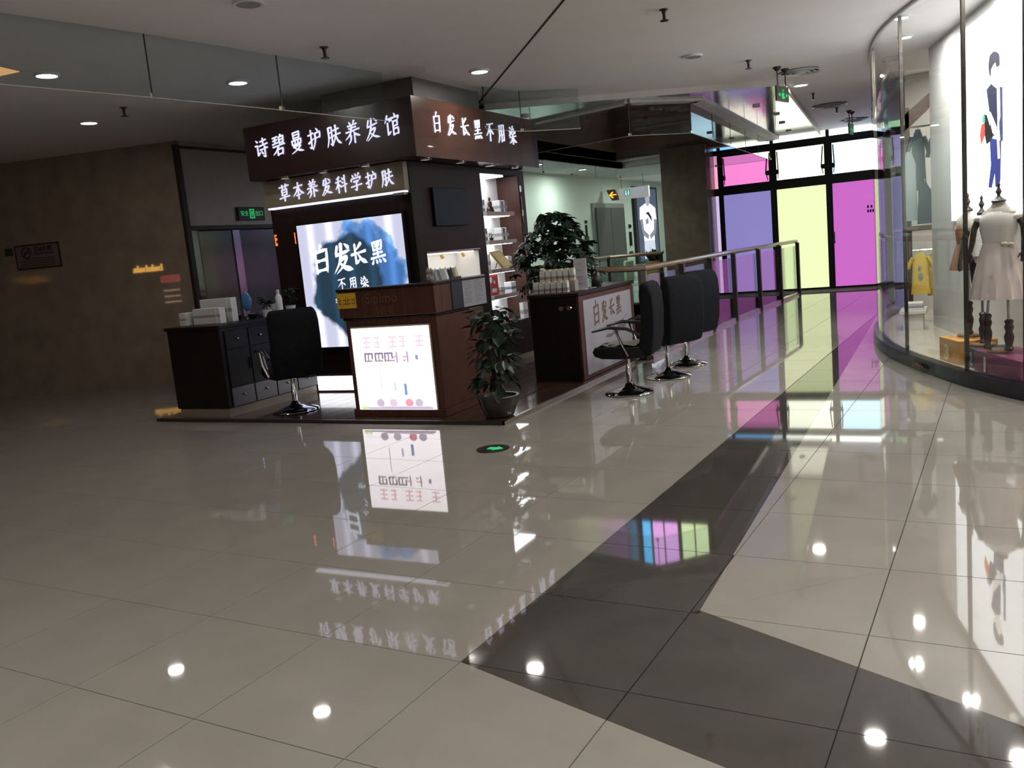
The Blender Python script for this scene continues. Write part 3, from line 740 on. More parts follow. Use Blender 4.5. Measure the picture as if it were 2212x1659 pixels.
# ------------------------------------------------------------------ mall column behind the kiosk, kiosk body
struct(O('wall_core_column', MB().box(-6.35,-5.13,8.2,9.65,2.9,ZC), mat('grey_column_paint',(.12,.115,.11),.5)), 'grey column rising from the kiosk to the ceiling')
KX0, KX1, KY0, KY1 = -7.25, -5.27, 8.16, 11.0
ki = thing('kiosk', 'dark mahogany hair care kiosk with lit signs around a column', 'kiosk', ((KX0+KX1)/2,(KY0+KY1)/2,PZ))
# body: frame around the light box (front), niche and tall shelf recess (right)
RD = .34                                         # recess depth
NY0, NY1, NZ0, NZ1 = 8.36, 9.56, 1.205, 1.545     # niche
SY0, SY1, SZ0, SZ1 = 9.76, 10.84, .56, 2.47       # tall shelf
b = MB().box(KX0,KX1-RD,KY0,KY1,PZ,2.54)
b.box(KX1-RD,KX1,KY0,NY0,PZ,2.54).box(KX1-RD,KX1,NY0,NY1,PZ,NZ0).box(KX1-RD,KX1,NY0,NY1,NZ1,2.54)
b.box(KX1-RD,KX1,NY1,SY0,PZ,2.54).box(KX1-RD,KX1,SY0,SY1,PZ,SZ0).box(KX1-RD,KX1,SY0,SY1,SZ1,2.54).box(KX1-RD,KX1,SY1,KY1,PZ,2.54)
O('body', b, M_KWOOD, ki)
O('corner_post', MB().box(KX1-.05,KX1+.012,KY0-.012,KY0+.05,PZ,2.53), M_KBLACK, ki)
O('toe_board', MB().box(KX1,KX1+.01,KY0+.1,KY1,PZ,PZ+.07), M_BEIGE, ki)
# upper sign box
sg = O('sign_box', MB().box(-7.25,-4.97,7.87,10.9,2.545,3.14), M_SIGNF, ki, bev=.006)
O('right_face', MB().box(-4.97,-4.955,7.86,10.7,2.54,3.145), M_SIGNR, sg)
for i, x in enumerate((-6.85,-6.3,-5.72)): O('soffit_spot', MB().lathe([(.045,0),(.07,-.004),(.07,.012),(.045,.012)],20,(x,8.02,2.535),ring=True), M_CHROME, sg, smooth=True)
for i, y in enumerate((8.25,9.0,9.72,10.42)): O('soffit_spot', MB().lathe([(.045,0),(.07,-.004),(.07,.012),(.045,.012)],20,(-5.1,y,2.535),ring=True), M_CHROME, sg, smooth=True)
M_SPOT = glow('soffit_spot_disc',(1,.97,.9),.35)
for p in [(-6.85,8.02),(-6.3,8.02),(-5.72,8.02),(-5.1,8.25),(-5.1,9.0),(-5.1,9.72),(-5.1,10.42)]:
    O('spot_disc', MB().lathe([(.001,0),(.046,0),(.046,.008),(.001,.008)],16,(p[0],p[1],2.536)), M_SPOT, sg)
brush_row('诗碧曼护肤养发馆', FACE_Y(-7.10,7.868,2.76), .20, .255, M_LETTER, sg, w=7.5, depth=.012, name='character')
brush_row('白发长黑不用染', FACE_X(-4.955,8.22,2.785), .20, .302, M_LETTER, sg, w=7.5, depth=.012, name='character')
# lower beige sign with glow underneath
ls = O('lower_sign', MB().box(KX0+.02,KX1,KY0-.10,KY0,2.235,2.538), M_BEIGE, ki)
brush_row('草本养发科学护肤', FACE_Y(-7.0,KY0-.10,2.285), .165, .205, M_LETTER, ls, w=8.5, depth=.012)
O('glow_strip', MB().box(KX0+.05,KX1-.02,KY0-.095,KY0-.01,2.215,2.235), glow('led_strip_white',(.82,.84,1),1.1), ls)
O('bracket', MB().box(KX1-.16,KX1-.02,KY0-.10,KY0-.02,2.19,2.215), M_STEEL, ls)
# big ink poster light box
def ink_material():
    m = bpy.data.materials.new('ink_wash_print'); m.use_nodes = True; nt = m.node_tree; L = nt.links.new
    b = nt.nodes['Principled BSDF']; b.inputs['Base Color'].default_value = (.06,.06,.07,1); b.inputs['Roughness'].default_value = .5
    tc = nt.nodes.new('ShaderNodeTexCoord'); sp = nt.nodes.new('ShaderNodeSeparateXYZ'); L(tc.outputs['Generated'], sp.inputs[0])
    nz = nt.nodes.new('ShaderNodeTexNoise'); nz.inputs['Scale'].default_value = 4.5; nz.inputs['Detail'].default_value = 7; L(tc.outputs['Object'], nz.inputs['Vector'])
    def mth(op, a, c=None, d=None):
        n = nt.nodes.new('ShaderNodeMath'); n.operation = op
        for k, v in enumerate((a, c, d)):
            if v is None: continue
            if isinstance(v, (int, float)): n.inputs[k].default_value = v
            else: L(v, n.inputs[k])
        return n.outputs[0]
    def blot(cx, cz, rx, rz, amp):
        dx = mth('DIVIDE', mth('SUBTRACT', sp.outputs[0], cx), rx); dz = mth('DIVIDE', mth('SUBTRACT', sp.outputs[2], cz), rz)
        r = mth('SQRT', mth('ADD', mth('MULTIPLY', dx, dx), mth('MULTIPLY', dz, dz)))
        return mth('ADD', r, mth('MULTIPLY', mth('SUBTRACT', nz.outputs['Fac'], .5), amp))
    r1 = blot(.56,.54,.44,.44,.8); r2 = blot(.44,.50,.36,.42,.45)
    rp1 = nt.nodes.new('ShaderNodeValToRGB'); L(r1, rp1.inputs[0])
    e = rp1.color_ramp.elements; e[0].position = .80; e[0].color = (.05,.16,.42,1); e[1].position = 1.0; e[1].color = (.62,.63,.82,1)
    k = rp1.color_ramp.elements.new(.93); k.color = (.16,.34,.66,1)
    rp2 = nt.nodes.new('ShaderNodeValToRGB'); L(r2, rp2.inputs[0])
    e = rp2.color_ramp.elements; e[0].position = .90; e[0].color = (1,1,1,1); e[1].position = 1.08; e[1].color = (0,0,0,1)
    mx = nt.nodes.new('ShaderNodeMix'); mx.data_type = 'RGBA'; L(rp2.outputs[0], mx.inputs['Factor']); L(rp1.outputs[0], mx.inputs['A']); mx.inputs['B'].default_value = (.008,.034,.062,1)
    # tubes behind the translucent film
    w = nt.nodes.new('ShaderNodeTexWave'); w.inputs['Scale'].default_value = 1.15; w.inputs['Distortion'].default_value = 0; L(tc.outputs['Object'], w.inputs['Vector'])
    st = mth('MULTIPLY_ADD', mth('POWER', w.outputs['Fac'], 3.0), .8, 1.0)
    L(mx.outputs['Result'], b.inputs['Emission Color']); L(st, b.inputs['Emission Strength'])
    return m
lb = O('light_box', MB().box(-6.90,-5.36,KY0-.03,KY0,.54,2.03), M_KBLACK, ki)
O('poster', MB().box(-6.86,-5.40,KY0-.042,KY0-.03,.57,2.0), ink_material(), lb)
M_PT = glow('poster_white_print',(.72,.76,.95),1.25)
brush_row('白', FACE_Y(-6.70,KY0-.043,1.40), .30, .3, M_PT, lb, w=13, depth=.004, name='printed_character')
brush_row('发', FACE_Y(-6.40,KY0-.043,1.40), .30, .3, M_PT, lb, w=13, depth=.004, name='printed_character')
brush_row('长', FACE_Y(-6.14,KY0-.043,1.46), .24, .3, M_PT, lb, w=13, depth=.004, name='printed_character')
brush_row('黑', FACE_Y(-5.87,KY0-.043,1.47), .23, .3, M_PT, lb, w=12, depth=.004, name='printed_character')
brush_row('不用染', FACE_Y(-6.36,KY0-.043,1.22), .12, .16, M_PT, lb, w=11, depth=.004, name='printed_character')
T('printed_lettering', 'SIPIMO', .07, FACE_Y(-6.42,KY0-.044,1.08), M_PT, lb)
T('printed_lettering', '五', .10, FACE_Y(-6.36,KY0-.044,.93), glow('red_print',(.8,.06,.03),.9), lb)
O('kick_glow', MB().box(-6.86,-5.5,KY0-.012,KY0,PZ+.02,.22), glow('kick_panel_white',(.95,.95,1),1.8), ki)
M_ORG = glow('orange_led',(1,.22,.04),1.2)
for x in (-7.235,-6.935): O('led_digits', MB().box(x,x+.028,KY0-.008,KY0,1.80,1.83).box(x,x+.028,KY0-.008,KY0,1.86,1.89).box(x,x+.008,KY0-.008,KY0,1.80,1.93).box(x,x+.028,KY0-.008,KY0,1.915,1.93), M_ORG, ki)
# dark screen
sc = O('screen', MB().box(KX1,KX1+.04,8.56,9.31,1.84,2.27), mat('screen_glass',(.004,.007,.014),.35,0,0,spec=.2), ki, bev=.004)
# niche lining
M_NW = mat('white_lit_lining',(.80,.80,.80),.5,0,.02)
xb = KX1-RD
O('niche_lining', MB().box(xb,xb+.012,NY0,NY1,NZ0,NZ1).box(xb+.012,KX1-.005,NY0,NY1,NZ0,NZ0+.012).box(xb+.012,KX1-.005,NY0,NY0+.012,NZ0+.012,NZ1-.012).box(xb+.012,KX1-.005,NY1-.012,NY1,NZ0+.012,NZ1-.012), M_NW, ki)
O('niche_led', MB().box(xb+.05,KX1-.06,NY0+.03,NY1-.03,NZ1-.02,NZ1-.008), glow('warm_led',(1,.93,.85),2.2), ki)
O('niche_trim', MB().box(KX1,KX1+.01,NY0-.02,NY1+.02,NZ0-.02,NZ0).box(KX1,KX1+.01,NY0-.02,NY1+.02,NZ1,NZ1+.015), M_STEEL, ki)
for y in (8.95,9.45): O('brass_spot', MB().tube([(KX1-.18,y,NZ1-.02),(KX1-.17,y+.02,NZ1-.07)],.022,8), M_GOLD, ki)
# tall shelf recess
O('recess_back', MB().box(xb,xb+.012,SY0,SY1,SZ0,SZ1), M_NW, ki)
O('recess_side', MB().box(xb+.012,KX1-.006,SY1-.015,SY1,SZ0,SZ1), M_KWOOD2, ki); O('recess_side', MB().box(xb+.012,KX1-.006,SY0,SY0+.015,SZ0,SZ1), M_NW, ki)
O('recess_led', MB().box(KX1-.05,KX1-.03,SY0+.015,SY0+.03,SZ0+.05,SZ1-.02), glow('cool_led',(.95,.97,1),9.0), ki)
O('recess_led', MB().box(xb+.04,KX1-.05,SY0+.05,SY1-.35,SZ1-.018,SZ1-.005), MATS['cool_led'], ki)
SHZ = [2.0,1.64,1.275,.94]
for z in SHZ:
    s_ = O('shelf_board', MB().box(xb+.012,KX1-.01,SY0+.015,SY1-.19,z-.05,z), M_SHELF, ki)
    O('shelf_led', MB().box(xb+.03,KX1-.05,SY0+.04,SY1-.25,z-.056,z-.05), glow('shelf_led_white',(.95,.97,1),4.0), s_)
    O('end_cap', MB().box(KX1-.012,KX1-.004,SY0+.016,SY0+.10,z-.052,z+.002), M_WHITEP, s_)
for k, z in enumerate((2.30,1.98,1.62,1.28,.92)): O('edge_fitting', MB().box(KX1-.004,KX1+.012,SY1+.01,SY1+.05,z-.04,z+.04), M_STEEL, ki)
for k, z in enumerate((2.1,1.45,1.1)): O('edge_profile', MB().box(KX1-.004,KX1+.008,SY1+.02,SY1+.04,z-.25,z+.10), mat('copper_profile',(.30,.15,.10),.3,.7), ki)

# ------------------------------------------------------------------ goods on the kiosk shelves
def pbox(name, x, y, z, sx, sy, sz, m, label, cat='box', group=None, rz=0, band=None):
    t = thing(name, label, cat, (x,y,z), rz, group)
    O('carton', MB().box(-sx/2,sx/2,-sy/2,sy/2,0,sz), m, t, world=False, bev=.003)
    if band is not None: O('printed_band', MB().box(-sx/2-.001,sx/2+.001,-sy/2-.001,sy/2+.001,sz*.3,sz*.55), band, t, world=False)
    return t
M_BLUEP = mat('slate_blue_card',(.10,.14,.26),.5,0,.05); M_GREYP = mat('silver_grey_card',(.30,.30,.32),.4,0,.05); M_NAVY = mat('navy_card',(.008,.010,.030),.4,0,.05)
M_CREAM = mat('cream_card',(.62,.58,.42),.5); M_RED = mat('red_card',(.55,.05,.07),.5); M_DARKC = mat('dark_card',(.03,.03,.03),.4)
sxm = KX1-.15
def row(lbl, y0, z, n, w, h, mats, band, grp, name='product_box'):
    words = ['first','second','third','fourth','fifth','sixth']
    for k in range(n):
        pbox(name, sxm+.04, y0+k*(w+.006), z, .11, w, h*(1-.04*(k%2)), mats[k % len(mats)], '%s, %s from the left' % (lbl, words[k]), 'box', grp, 0, band)
row('slate blue product box on the top kiosk shelf', SY0+.06, 2.0, 3, .035, .155, [M_BLUEP,M_GREYP], M_WHITEP, 'blue boxes on the top shelf')
row('pale striped product box right of the statuette', SY0+.60, 2.0, 4, .045, .15, [M_CARD,M_BLUEP], M_GREYP, 'striped boxes on the top shelf')
row('dark product box on the second kiosk shelf', SY0+.06, 1.64, 3, .035, .155, [M_DARKC,M_GREYP], M_CREAM, 'dark boxes on the second shelf')
row('white and black product box on the second shelf', SY0+.58, 1.64, 4, .045, .16, [M_CARD,M_DARKC], M_GREYP, 'white and black boxes on the second shelf')
row('white product box left of the gold certificate', SY0+.05, 1.275, 3, .045, .20, [M_CARD], M_GREYP, 'white boxes left of the certificate')
row('white product box right of the gold certificate', SY0+.70, 1.275, 2, .05, .15, [M_CARD], M_BLUEP, 'white boxes right of the certificate')
row('white product box right of the red box', SY0+.72, .94, 3, .042, .14, [M_CARD], M_BLUEP, 'white boxes right of the red box')
row('small white jar box beside the red box', SY0+.42, .94, 2, .05, .10, [M_CARD], M_GREYP, 'jar boxes beside the red box')
bd = thing('statuette','seated dark bronze statuette on the top kiosk shelf','statuette',(sxm+.03,SY0+.42,2.0))
M_BRZ = mat('dark_bronze',(.05,.03,.02),.35,.6,.2)
O('plinth', MB().lathe([(.05,0),(.055,.01),(.05,.025),(.048,.03)],16), M_BRZ, bd, world=False)
O('body', MB().lathe([(.052,.03),(.056,.045),(.045,.06),(.032,.08),(.036,.11),(.030,.13),(.012,.142),(.013,.15)],16,sx=.8), M_BRZ, bd, world=False, smooth=True)
O('head', MB().sphere((0,0,.168),.018,.018,.022).sphere((0,0,.192),.008), M_BRZ, bd, world=False, smooth=True)
def leafmesh(L, w, name='leaf'):
    mb = MB(); P = []
    for i in range(5):
        t = i/4; ww = w*math.sin(PI*min(1,t*.92+.06))**.8; P.append([(-ww/2,L*t,-.25*L*t*t+.03*ww),(0,L*t,-.25*L*t*t-.12*ww),(ww/2,L*t,-.25*L*t*t+.03*ww)])
    mb.grid(P)
    me = bpy.data.meshes.new(name); me.from_pydata(mb.v, [], mb.f)
    for p in me.polygons: p.use_smooth = True
    return me
LEAF_A = leafmesh(.10,.045); LEAF_A.materials.append(M_LEAF); LEAF_B = leafmesh(.12,.05); LEAF_B.materials.append(M_LEAF); LEAF_C = leafmesh(.05,.02); LEAF_C.materials.append(M_LEAF2); LEAF_D = leafmesh(.085,.034); LEAF_D.materials.append(M_LEAF2)
def leaf(me, parent, p, yaw, pitch, s=1.0):
    o = bpy.data.objects.new('leaf', me); COL.objects.link(o); o.parent = parent
    o.location = p; o.rotation_euler = (pitch, random.uniform(-.4,.4), yaw); o.scale = (s,s,s)
def palmate(L, w, n=6):
    base = leafmesh(L, w); vs = []; fs = []
    for k in range(n):
        a = (k-(n-1)/2)*(2*PI*.78/n); Mz = Matrix.Rotation(a,3,'Z'); o = len(vs)
        sc = 1-.25*abs(k-(n-1)/2)/((n-1)/2)
        vs += [tuple(Mz @ (v.co*sc)) for v in base.vertices]; fs += [tuple(i+o for i in p.vertices) for p in base.polygons]
    me = bpy.data.meshes.new('leaf'); me.from_pydata(vs, [], fs); bpy.data.meshes.remove(base)
    for p in me.polygons: p.use_smooth = True
    return me
LEAF_P = palmate(.13,.055); LEAF_P.materials.append(M_LEAF)
LEAF_E = leafmesh(.11,.065); LEAF_E.materials.append(M_LEAF)
def small_plant(x, y, z, h, r, n, label, me, potm=M_WHITEP, potr=.05, poth=.08):
    t = thing('potted_plant', label, 'plant', (x,y,z))
    O('pot', MB().lathe([(potr*.75,0),(potr,poth*.9),(potr*1.06,poth),(potr*.9,poth),(potr*.85,poth*.8),(.001,poth*.8)],18), potm, t, world=False, smooth=True)
    O('stem', MB().tube([(0,0,poth*.7),(0.004,0,poth+h*.4),(0,.003,poth+h*.8)],[.006,.005,.003],6), M_BARK, t, world=False)
    for k in range(n):
        a = random.uniform(0,2*PI); f = random.uniform(.25,1); rr = r*random.uniform(.0,.55)*f
        leaf(me, t, (rr*math.cos(a), rr*math.sin(a), poth+h*f*.85), a-PI/2, random.uniform(-.4,.7), random.uniform(.7,1.15))
    return t
small_plant(sxm+.02,SY0+.40,1.64,.07,.05,16,'tiny green plant in a dark pot on the second kiosk shelf',LEAF_C,M_BLACKP,.03,.04)
ct = thing('certificate_plaque','tilted gold certificate plaque on the third kiosk shelf','plaque',(sxm,SY0+.42,1.275))
mb = MB(); base = fr((0,-.24,.24),(0,.62,-.66),(.25,.35,.33),(.9,-.3,.3))
O('board', MB().add([(.10,-.26,.22),(.10,.02,.235),(.13,.30,.02),(.13,.0,.0),(.085,-.26,.22),(.085,.02,.235),(.115,.30,.02),(.115,.0,.0)],[(0,3,2,1),(4,5,6,7),(0,1,5,4),(1,2,6,5),(2,3,7,6),(3,0,4,7)]), M_GOLD, ct, world=False)
O('face', MB().add([(.106,-.225,.205),(.106,.01,.218),(.134,.265,.03),(.134,.015,.015)],[(0,3,2,1)]), mat('pale_gold_print',(.75,.62,.30),.5,0,.12,30), ct, world=False)
O('easel', MB().tube([(.06,.02,.10),(0,.05,0.003)],.006,6), M_BRZ, ct, world=False)
rb = pbox('gift_box',sxm+.05,SY0+.24,.94,.06,.24,.27,M_RED,'upright red gift box with white print on the fourth shelf','box')
O('print_block', MB().box(.031,.034,-.06,.06,.04,.09).box(.031,.034,.0,.03,.15,.19).sphere((.031,-.07,.20),.004,.035,.04), M_WHITEP, rb, world=False)
tb = thing('glass_terrarium','clear glass terrarium with a small plant on the lowest kiosk shelf','terrarium',(sxm+.02,SY0+.42,SZ0+.001))
O('bowl', MB().lathe([(.05,0),(.09,.03),(.115,.09),(.11,.15),(.08,.20),(.045,.225),(.045,.23)],20), M_GLASS, tb, world=False, smooth=True)
O('gravel', MB().lathe([(.045,.004),(.08,.032),(.09,.05),(.001,.055)],16), M_SOIL, tb, world=False)
for k in range(12): leaf(LEAF_C, tb, (0,0,.05), k*.52, random.uniform(.4,1.0), 1.1)
wt = thing('white_teapot','white porcelain teapot beside the glass terrarium','teapot',(sxm+.03,SY0+.15,SZ0+.001))
O('body', MB().lathe([(.04,0),(.07,.03),(.075,.07),(.05,.11),(.02,.12),(.02,.135),(.001,.14)],18), M_WHITEP, wt, world=False, smooth=True)
O('spout', MB().tube([(0,.06,.05),(0,.10,.07),(0,.115,.11)],[.014,.010,.007],8), M_WHITEP, wt, world=False, smooth=True)
O('handle', MB().tube([(0,-.065,.09),(0,-.10,.10),(0,-.11,.06),(0,-.07,.035)],.007,8), M_WHITEP, wt, world=False, smooth=True)
pbox('paper_bag',KX1-.04,SY1-.10,SZ0+.001,.06,.14,.22,M_CARD,'white paper bag at the right end of the lowest kiosk shelf','bag',None,0,M_GREYP)
# niche goods: leaning boxes and a blue card
cols = [(M_NAVY,'navy blue'),(M_GREYP,'dark silver'),(M_GREYP,'mid silver'),(M_CARD,'white'),(M_DARKC,'black'),(M_CREAM,'cream yellow')]
for k, (m, cn) in enumerate(cols):
    t = thing('product_box','%s product box leaning in the lit niche, %s from the left' % (cn,['first','second','third','fourth','fifth','sixth'][k]),'box',(KX1-.14,NY0+.16+.115*k,NZ0+.013),0,'leaning boxes in the niche')
    O('carton', MB().box(-.06,.08,-.025,.025,0,.15).xf(Matrix.Rotation(.42,4,'X')), m, t, world=False); O('lid', MB().box(-.061,.081,-.026,.026,.135,.152).xf(Matrix.Rotation(.42,4,'X')), M_CARD, t, world=False)
    for c in t.children: c.location.z = .011
pbox('blue_card',xb+.03,NY0+.30,NZ0+.013,.012,.20,.25,mat('bright_blue_card',(.05,.11,.40),.5),'blue card standing at the back of the lit niche','card')

# ------------------------------------------------------------------ reception desk
ds = thing('reception_desk','red brown reception desk with a bright picture light box','desk',(-4.77,7.08,PZ))
DX0, DX1, DY0, DY1 = -5.29, -4.26, 6.80, 7.40
O('carcass', MB().box(DX0,DX1,DY0,DY1,PZ+.07,.97), M_KWOOD2, ds, bev=.004)
O('plinth', MB().box(DX0-.015,DX1+.015,DY0-.015,DY1,PZ,PZ+.07), M_KWOOD2, ds, bev=.004)
O('moulding', MB().box(DX0-.015,DX1+.015,DY0-.02,DY1+.01,.97,.995), M_KWOOD, ds, bev=.006)
O('upper_front', MB().box(DX0-.03,DX1+.03,DY0-.04,DY0+.08,.995,1.25), M_KWOOD2, ds, bev=.004)
O('upper_side', MB().box(DX1-.05,DX1+.03,DY0+.08,DY1+.3,.995,1.25), M_KWOOD2, ds, bev=.004)
O('top_ledge', MB().box(DX0-.04,DX1+.04,DY0-.05,DY0+.20,1.25,1.275), M_KWOOD, ds, bev=.004); O('top_ledge', MB().box(DX1-.20,DX1+.04,DY0+.20,DY1+.32,1.25,1.275), M_KWOOD, ds, bev=.004)
O('inner_top', MB().box(DX0,DX1-.05,DY0+.08,DY1,.97,.99), M_KBLACK, ds)
O('support_panel', MB().box(DX1-.04,DX1,DY1,DY1+.3,PZ,.97), M_KWOOD2, ds)
dl = O('light_box_frame', MB().box(-5.24,-4.33,DY0-.012,DY0,.085,.905), M_BEIGE, ds)
O('picture', MB().box(-5.225,-4.345,DY0-.02,DY0-.012,.10,.89), glow('overexposed_picture',(1,.93,.98),2.0), dl)
def prt(x0, x1, z0, z1, c, k=1.0):
    O('print_shape', MB().box(x0,x1,DY0-.0215,DY0-.02,z0,z1), glow('print_%.2f_%.2f_%.2f' % c, c, k), dl)
for k, x in enumerate((-5.10,-4.97,-4.80,-4.68,-4.50)):
    for dz in (.70,.745,.79): prt(x,x+.085-.02*(k%2),dz,dz+.012,(1,.50,.58),1.1)
    prt(x+.036,x+.048,.69,.80,(1,.50,.58),1.1)
for k, x in enumerate((-5.10,-4.98,-4.87)):
    prt(x,x+.10,.635,.652,(.30,.24,.36),.8); prt(x,x+.018,.565,.652,(.30,.24,.36),.8); prt(x+.082,x+.10,.59,.652,(.30,.24,.36),.8); prt(x+.02,x+.09,.565,.58,(.45,.40,.36),.8); prt(x+.04,x+.055,.58,.635,(.38,.30,.42),.8)
for x in (-4.78,-4.66):
    prt(x,x+.07,.60,.612,(.75,.35,.55),.9); prt(x+.045,x+.06,.55,.655,(.5,.32,.55),.9); prt(x,x+.03,.565,.58,(.6,.35,.5),.9)
prt(-4.52,-4.49,.575,.62,(.28,.32,.62)); prt(-4.79,-4.77,.28,.36,(.55,.72,.88)); prt(-4.68,-4.65,.24,.35,(.20,.34,.66)); prt(-4.94,-4.93,.28,.52,(.75,.72,.78))
for x, c in ((-4.97,(.62,.50,.62)),(-4.82,(.75,.60,.75)),(-4.64,(.95,.35,.42)),(-4.53,(.60,.52,.66))): O('print_shape', MB().sphere((x,DY0-.0205,.165),.045,.001,.04), glow('print_%.2f_%.2f_%.2f' % c, c, 1.0), dl)
prt(-5.12,-4.38,.105,.122,(.48,.42,.62)); prt(-4.96,-4.40,.122,.135,(.80,.66,.80))
for k in range(7): O('print_leaf', MB().add([(-5.20+.012*k,DY0-.0208,.105),(-5.185+.012*k,DY0-.0208,.105),(-5.205+.016*k,DY0-.0208,.15+.012*(k%3))],[(0,1,2)]), glow('print_green',(.45,.75,.15),1.0), dl)
M_DULLG = mat('dull_gold_lettering',(.17,.095,.045),.4,.3,0)
T('lettering','Sipimo',.135,FACE_Y(-5.0,DY0-.041,1.125),M_DULLG,ds,depth=.003); T('lettering','诗碧曼',.085,FACE_Y(-4.93,DY0-.041,1.02),M_DULLG,ds,depth=.003)
yc = thing('yellow_card','yellow card with dark print hung at the desk top left','card',(-5.2,DY0-.05,1.10))
O('card', MB().box(-5.32,-5.10,DY0-.052,DY0-.047,1.09,1.235), M_YELLOW, yc)
for k in range(4): O('print_mark', MB().box(-5.30+.05*k,-5.265+.05*k,DY0-.0535,DY0-.052,1.13,1.14).box(-5.30+.05*k,-5.265+.05*k,DY0-.0535,DY0-.052,1.165,1.175).box(-5.30+.05*k+.03*(k%2),-5.293+.05*k+.03*(k%2),DY0-.0535,DY0-.052,1.12,1.19), mat('brown_ink',(.30,.15,.01),.6), yc)
# figurine, menu
cf = thing('cat_figurine','small pale beckoning cat figurine on the desk top','figurine',(-4.42,7.02,1.276))
M_FIG = mat('pale_ceramic',(.40,.37,.35),.35,0,.1)
O('body', MB().sphere((0,0,.04),.038,.034,.042), M_FIG, cf, world=False, smooth=True); O('head', MB().sphere((0,0,.092),.032,.03,.028), M_FIG, cf, world=False, smooth=True)
for s in (-1,1): O('ear', MB().lathe([(.010,0),(.001,.02)],8,(s*.02,0,.112)), M_FIG, cf, world=False)
O('raised_paw', MB().tube([(.03,-.01,.05),(.045,-.015,.085),(.042,-.018,.11)],[.011,.010,.011],8), M_FIG, cf, world=False, smooth=True)
mf = thing('price_folder','open price folder with a dark page and a printed page on the desk','folder',(-4.2,7.30,1.0))
M_PAGE = mat('printed_grey_page',(.26,.26,.29),.6,0,.03)
O('dark_page', MB().slab((-4.222,7.06),(-4.222,7.26),.006,1.0,1.30), M_NAVY, mf)
O('white_page', MB().slab((-4.222,7.265),(-4.222,7.72),.006,1.0,1.285), M_PAGE, mf)
for k in range(11): O('print_line', MB().box(-4.2222,-4.2205,7.30,7.44-.02*(k%3),1.26-.022*k,1.264-.022*k).box(-4.2222,-4.2205,7.50,7.66-.03*(k%2),1.26-.022*k,1.264-.022*k), mat('grey_ink',(.10,.10,.11),.6), mf)

# ------------------------------------------------------------------ styling counters
M_DRAWER_LIT = mat('lilac_lit_drawer_front',(.075,.065,.08),.3,0,.05)  # lilac light falling on some drawer fronts, put into their colour
lc = thing('styling_counter','long dark styling counter on the left of the platform','counter',(-7.23,7.42,PZ))
LX0, LX1, LY0, LY1 = -7.62, -6.86, 6.70, 8.13
O('carcass', MB().box(LX0,LX1,LY0,LY1,PZ+.09,.97), M_KBLACK, lc, bev=.004); O('worktop', MB().box(LX0-.02,LX1+.02,LY0-.02,LY1,.97,1.005), M_KBLACK, lc, bev=.004)
O('toe_kick', MB().box(LX0+.03,LX1-.01,LY0+.01,LY1,PZ,PZ+.09), M_BEIGE, lc)
for k in range(4):
    y0 = LY0+.06+k*.345
    d = O('drawer', MB().box(LX1,LX1+.016,y0,y0+.33,.74,.93), M_KBLACK if k < 2 else M_DRAWER_LIT, lc, bev=.003); O('knob', MB().sphere((LX1+.028,y0+.165,.84),.013), M_CHROME, d, smooth=True)
    d = O('cabinet_door', MB().box(LX1,LX1+.016,y0,y0+.33,.34,.73), M_KBLACK, lc, bev=.003); O('handle', MB().box(LX1+.016,LX1+.03,y0+.29,y0+.305,.5,.62), M_CHROME, d)
    d = O('drawer', MB().box(LX1,LX1+.016,y0,y0+.33,.13,.33), M_DRAWER_LIT, lc, bev=.003); O('knob', MB().sphere((LX1+.028,y0+.165,.24),.013), M_CHROME, d, smooth=True)
rc = thing('styling_counter','dark styling counter with a white calligraphy panel at the right','counter',(-3.83,9.45,PZ))
RX0, RX1, RY0, RY1 = -4.13, -3.58, 8.50, 10.25
O('carcass', MB().box(RX0,RX1,RY0,RY1,PZ+.02,.96), M_KBLACK, rc, bev=.004); O('plinth', MB().box(RX0,RX1+.012,RY0-.008,RY1,PZ,PZ+.02), M_KWOOD2, rc)
O('worktop', MB().box(RX0-.02,RX1+.03,RY0-.02,RY1+.02,.96,1.0), M_KWOOD, rc, bev=.005)
O('panel_frame', MB().box(RX1,RX1+.012,RY0+.02,RY1,.06,.95), M_KWOOD2, rc)
cp = O('calligraphy_panel', MB().box(RX1+.012,RX1+.02,RY0+.12,RY1-.12,.10,.90), mat('pale_lilac_panel',(.36,.35,.40),.35,0,.03,5), rc)
M_INKB = mat('brown_ink_print',(.16,.10,.06),.6)
brush_row('白', FACE_X(RX1+.0205,RY0+.36,.58), .24, .2, M_INKB, cp, w=12, depth=.002, name='printed_character')
brush_row('发', FACE_X(RX1+.0205,RY0+.62,.60), .21, .2, M_INKB, cp, w=12, depth=.002, name='printed_character')
brush_row('长', FACE_X(RX1+.0205,RY0+.87,.63), .19, .2, M_INKB, cp, w=11, depth=.002, name='printed_character')
brush_row('黑', FACE_X(RX1+.0205,RY0+1.10,.64), .19, .2, M_INKB, cp, w=11, depth=.002, name='printed_character')
M_INKG = mat('grey_wash_print',(.16,.155,.18),.6)
for (y,z,a,bb) in ((9.75,.50,.16,.035),(9.55,.46,.12,.03),(9.35,.44,.14,.02),(9.2,.22,.10,.03)): O('ink_wash', MB().sphere((RX1+.0205,y,z),.001,a,bb,16,6), M_INKG, cp)
O('mountain_print', MB().tube([(RX1+.021,9.3,.50),(RX1+.021,9.55,.54),(RX1+.021,9.75,.56),(RX1+.021,9.98,.62)],[.002,.008,.012,.003],6,.15), M_INKG, cp)
d = O('cup_hook', MB().lathe([(.02,0),(.03,.015),(.025,.03)],12).xf(Matrix.Translation((-3.75,8.485,.84)) @ Matrix.Rotation(PI/2,4,'X')), M_CHROME, rc)
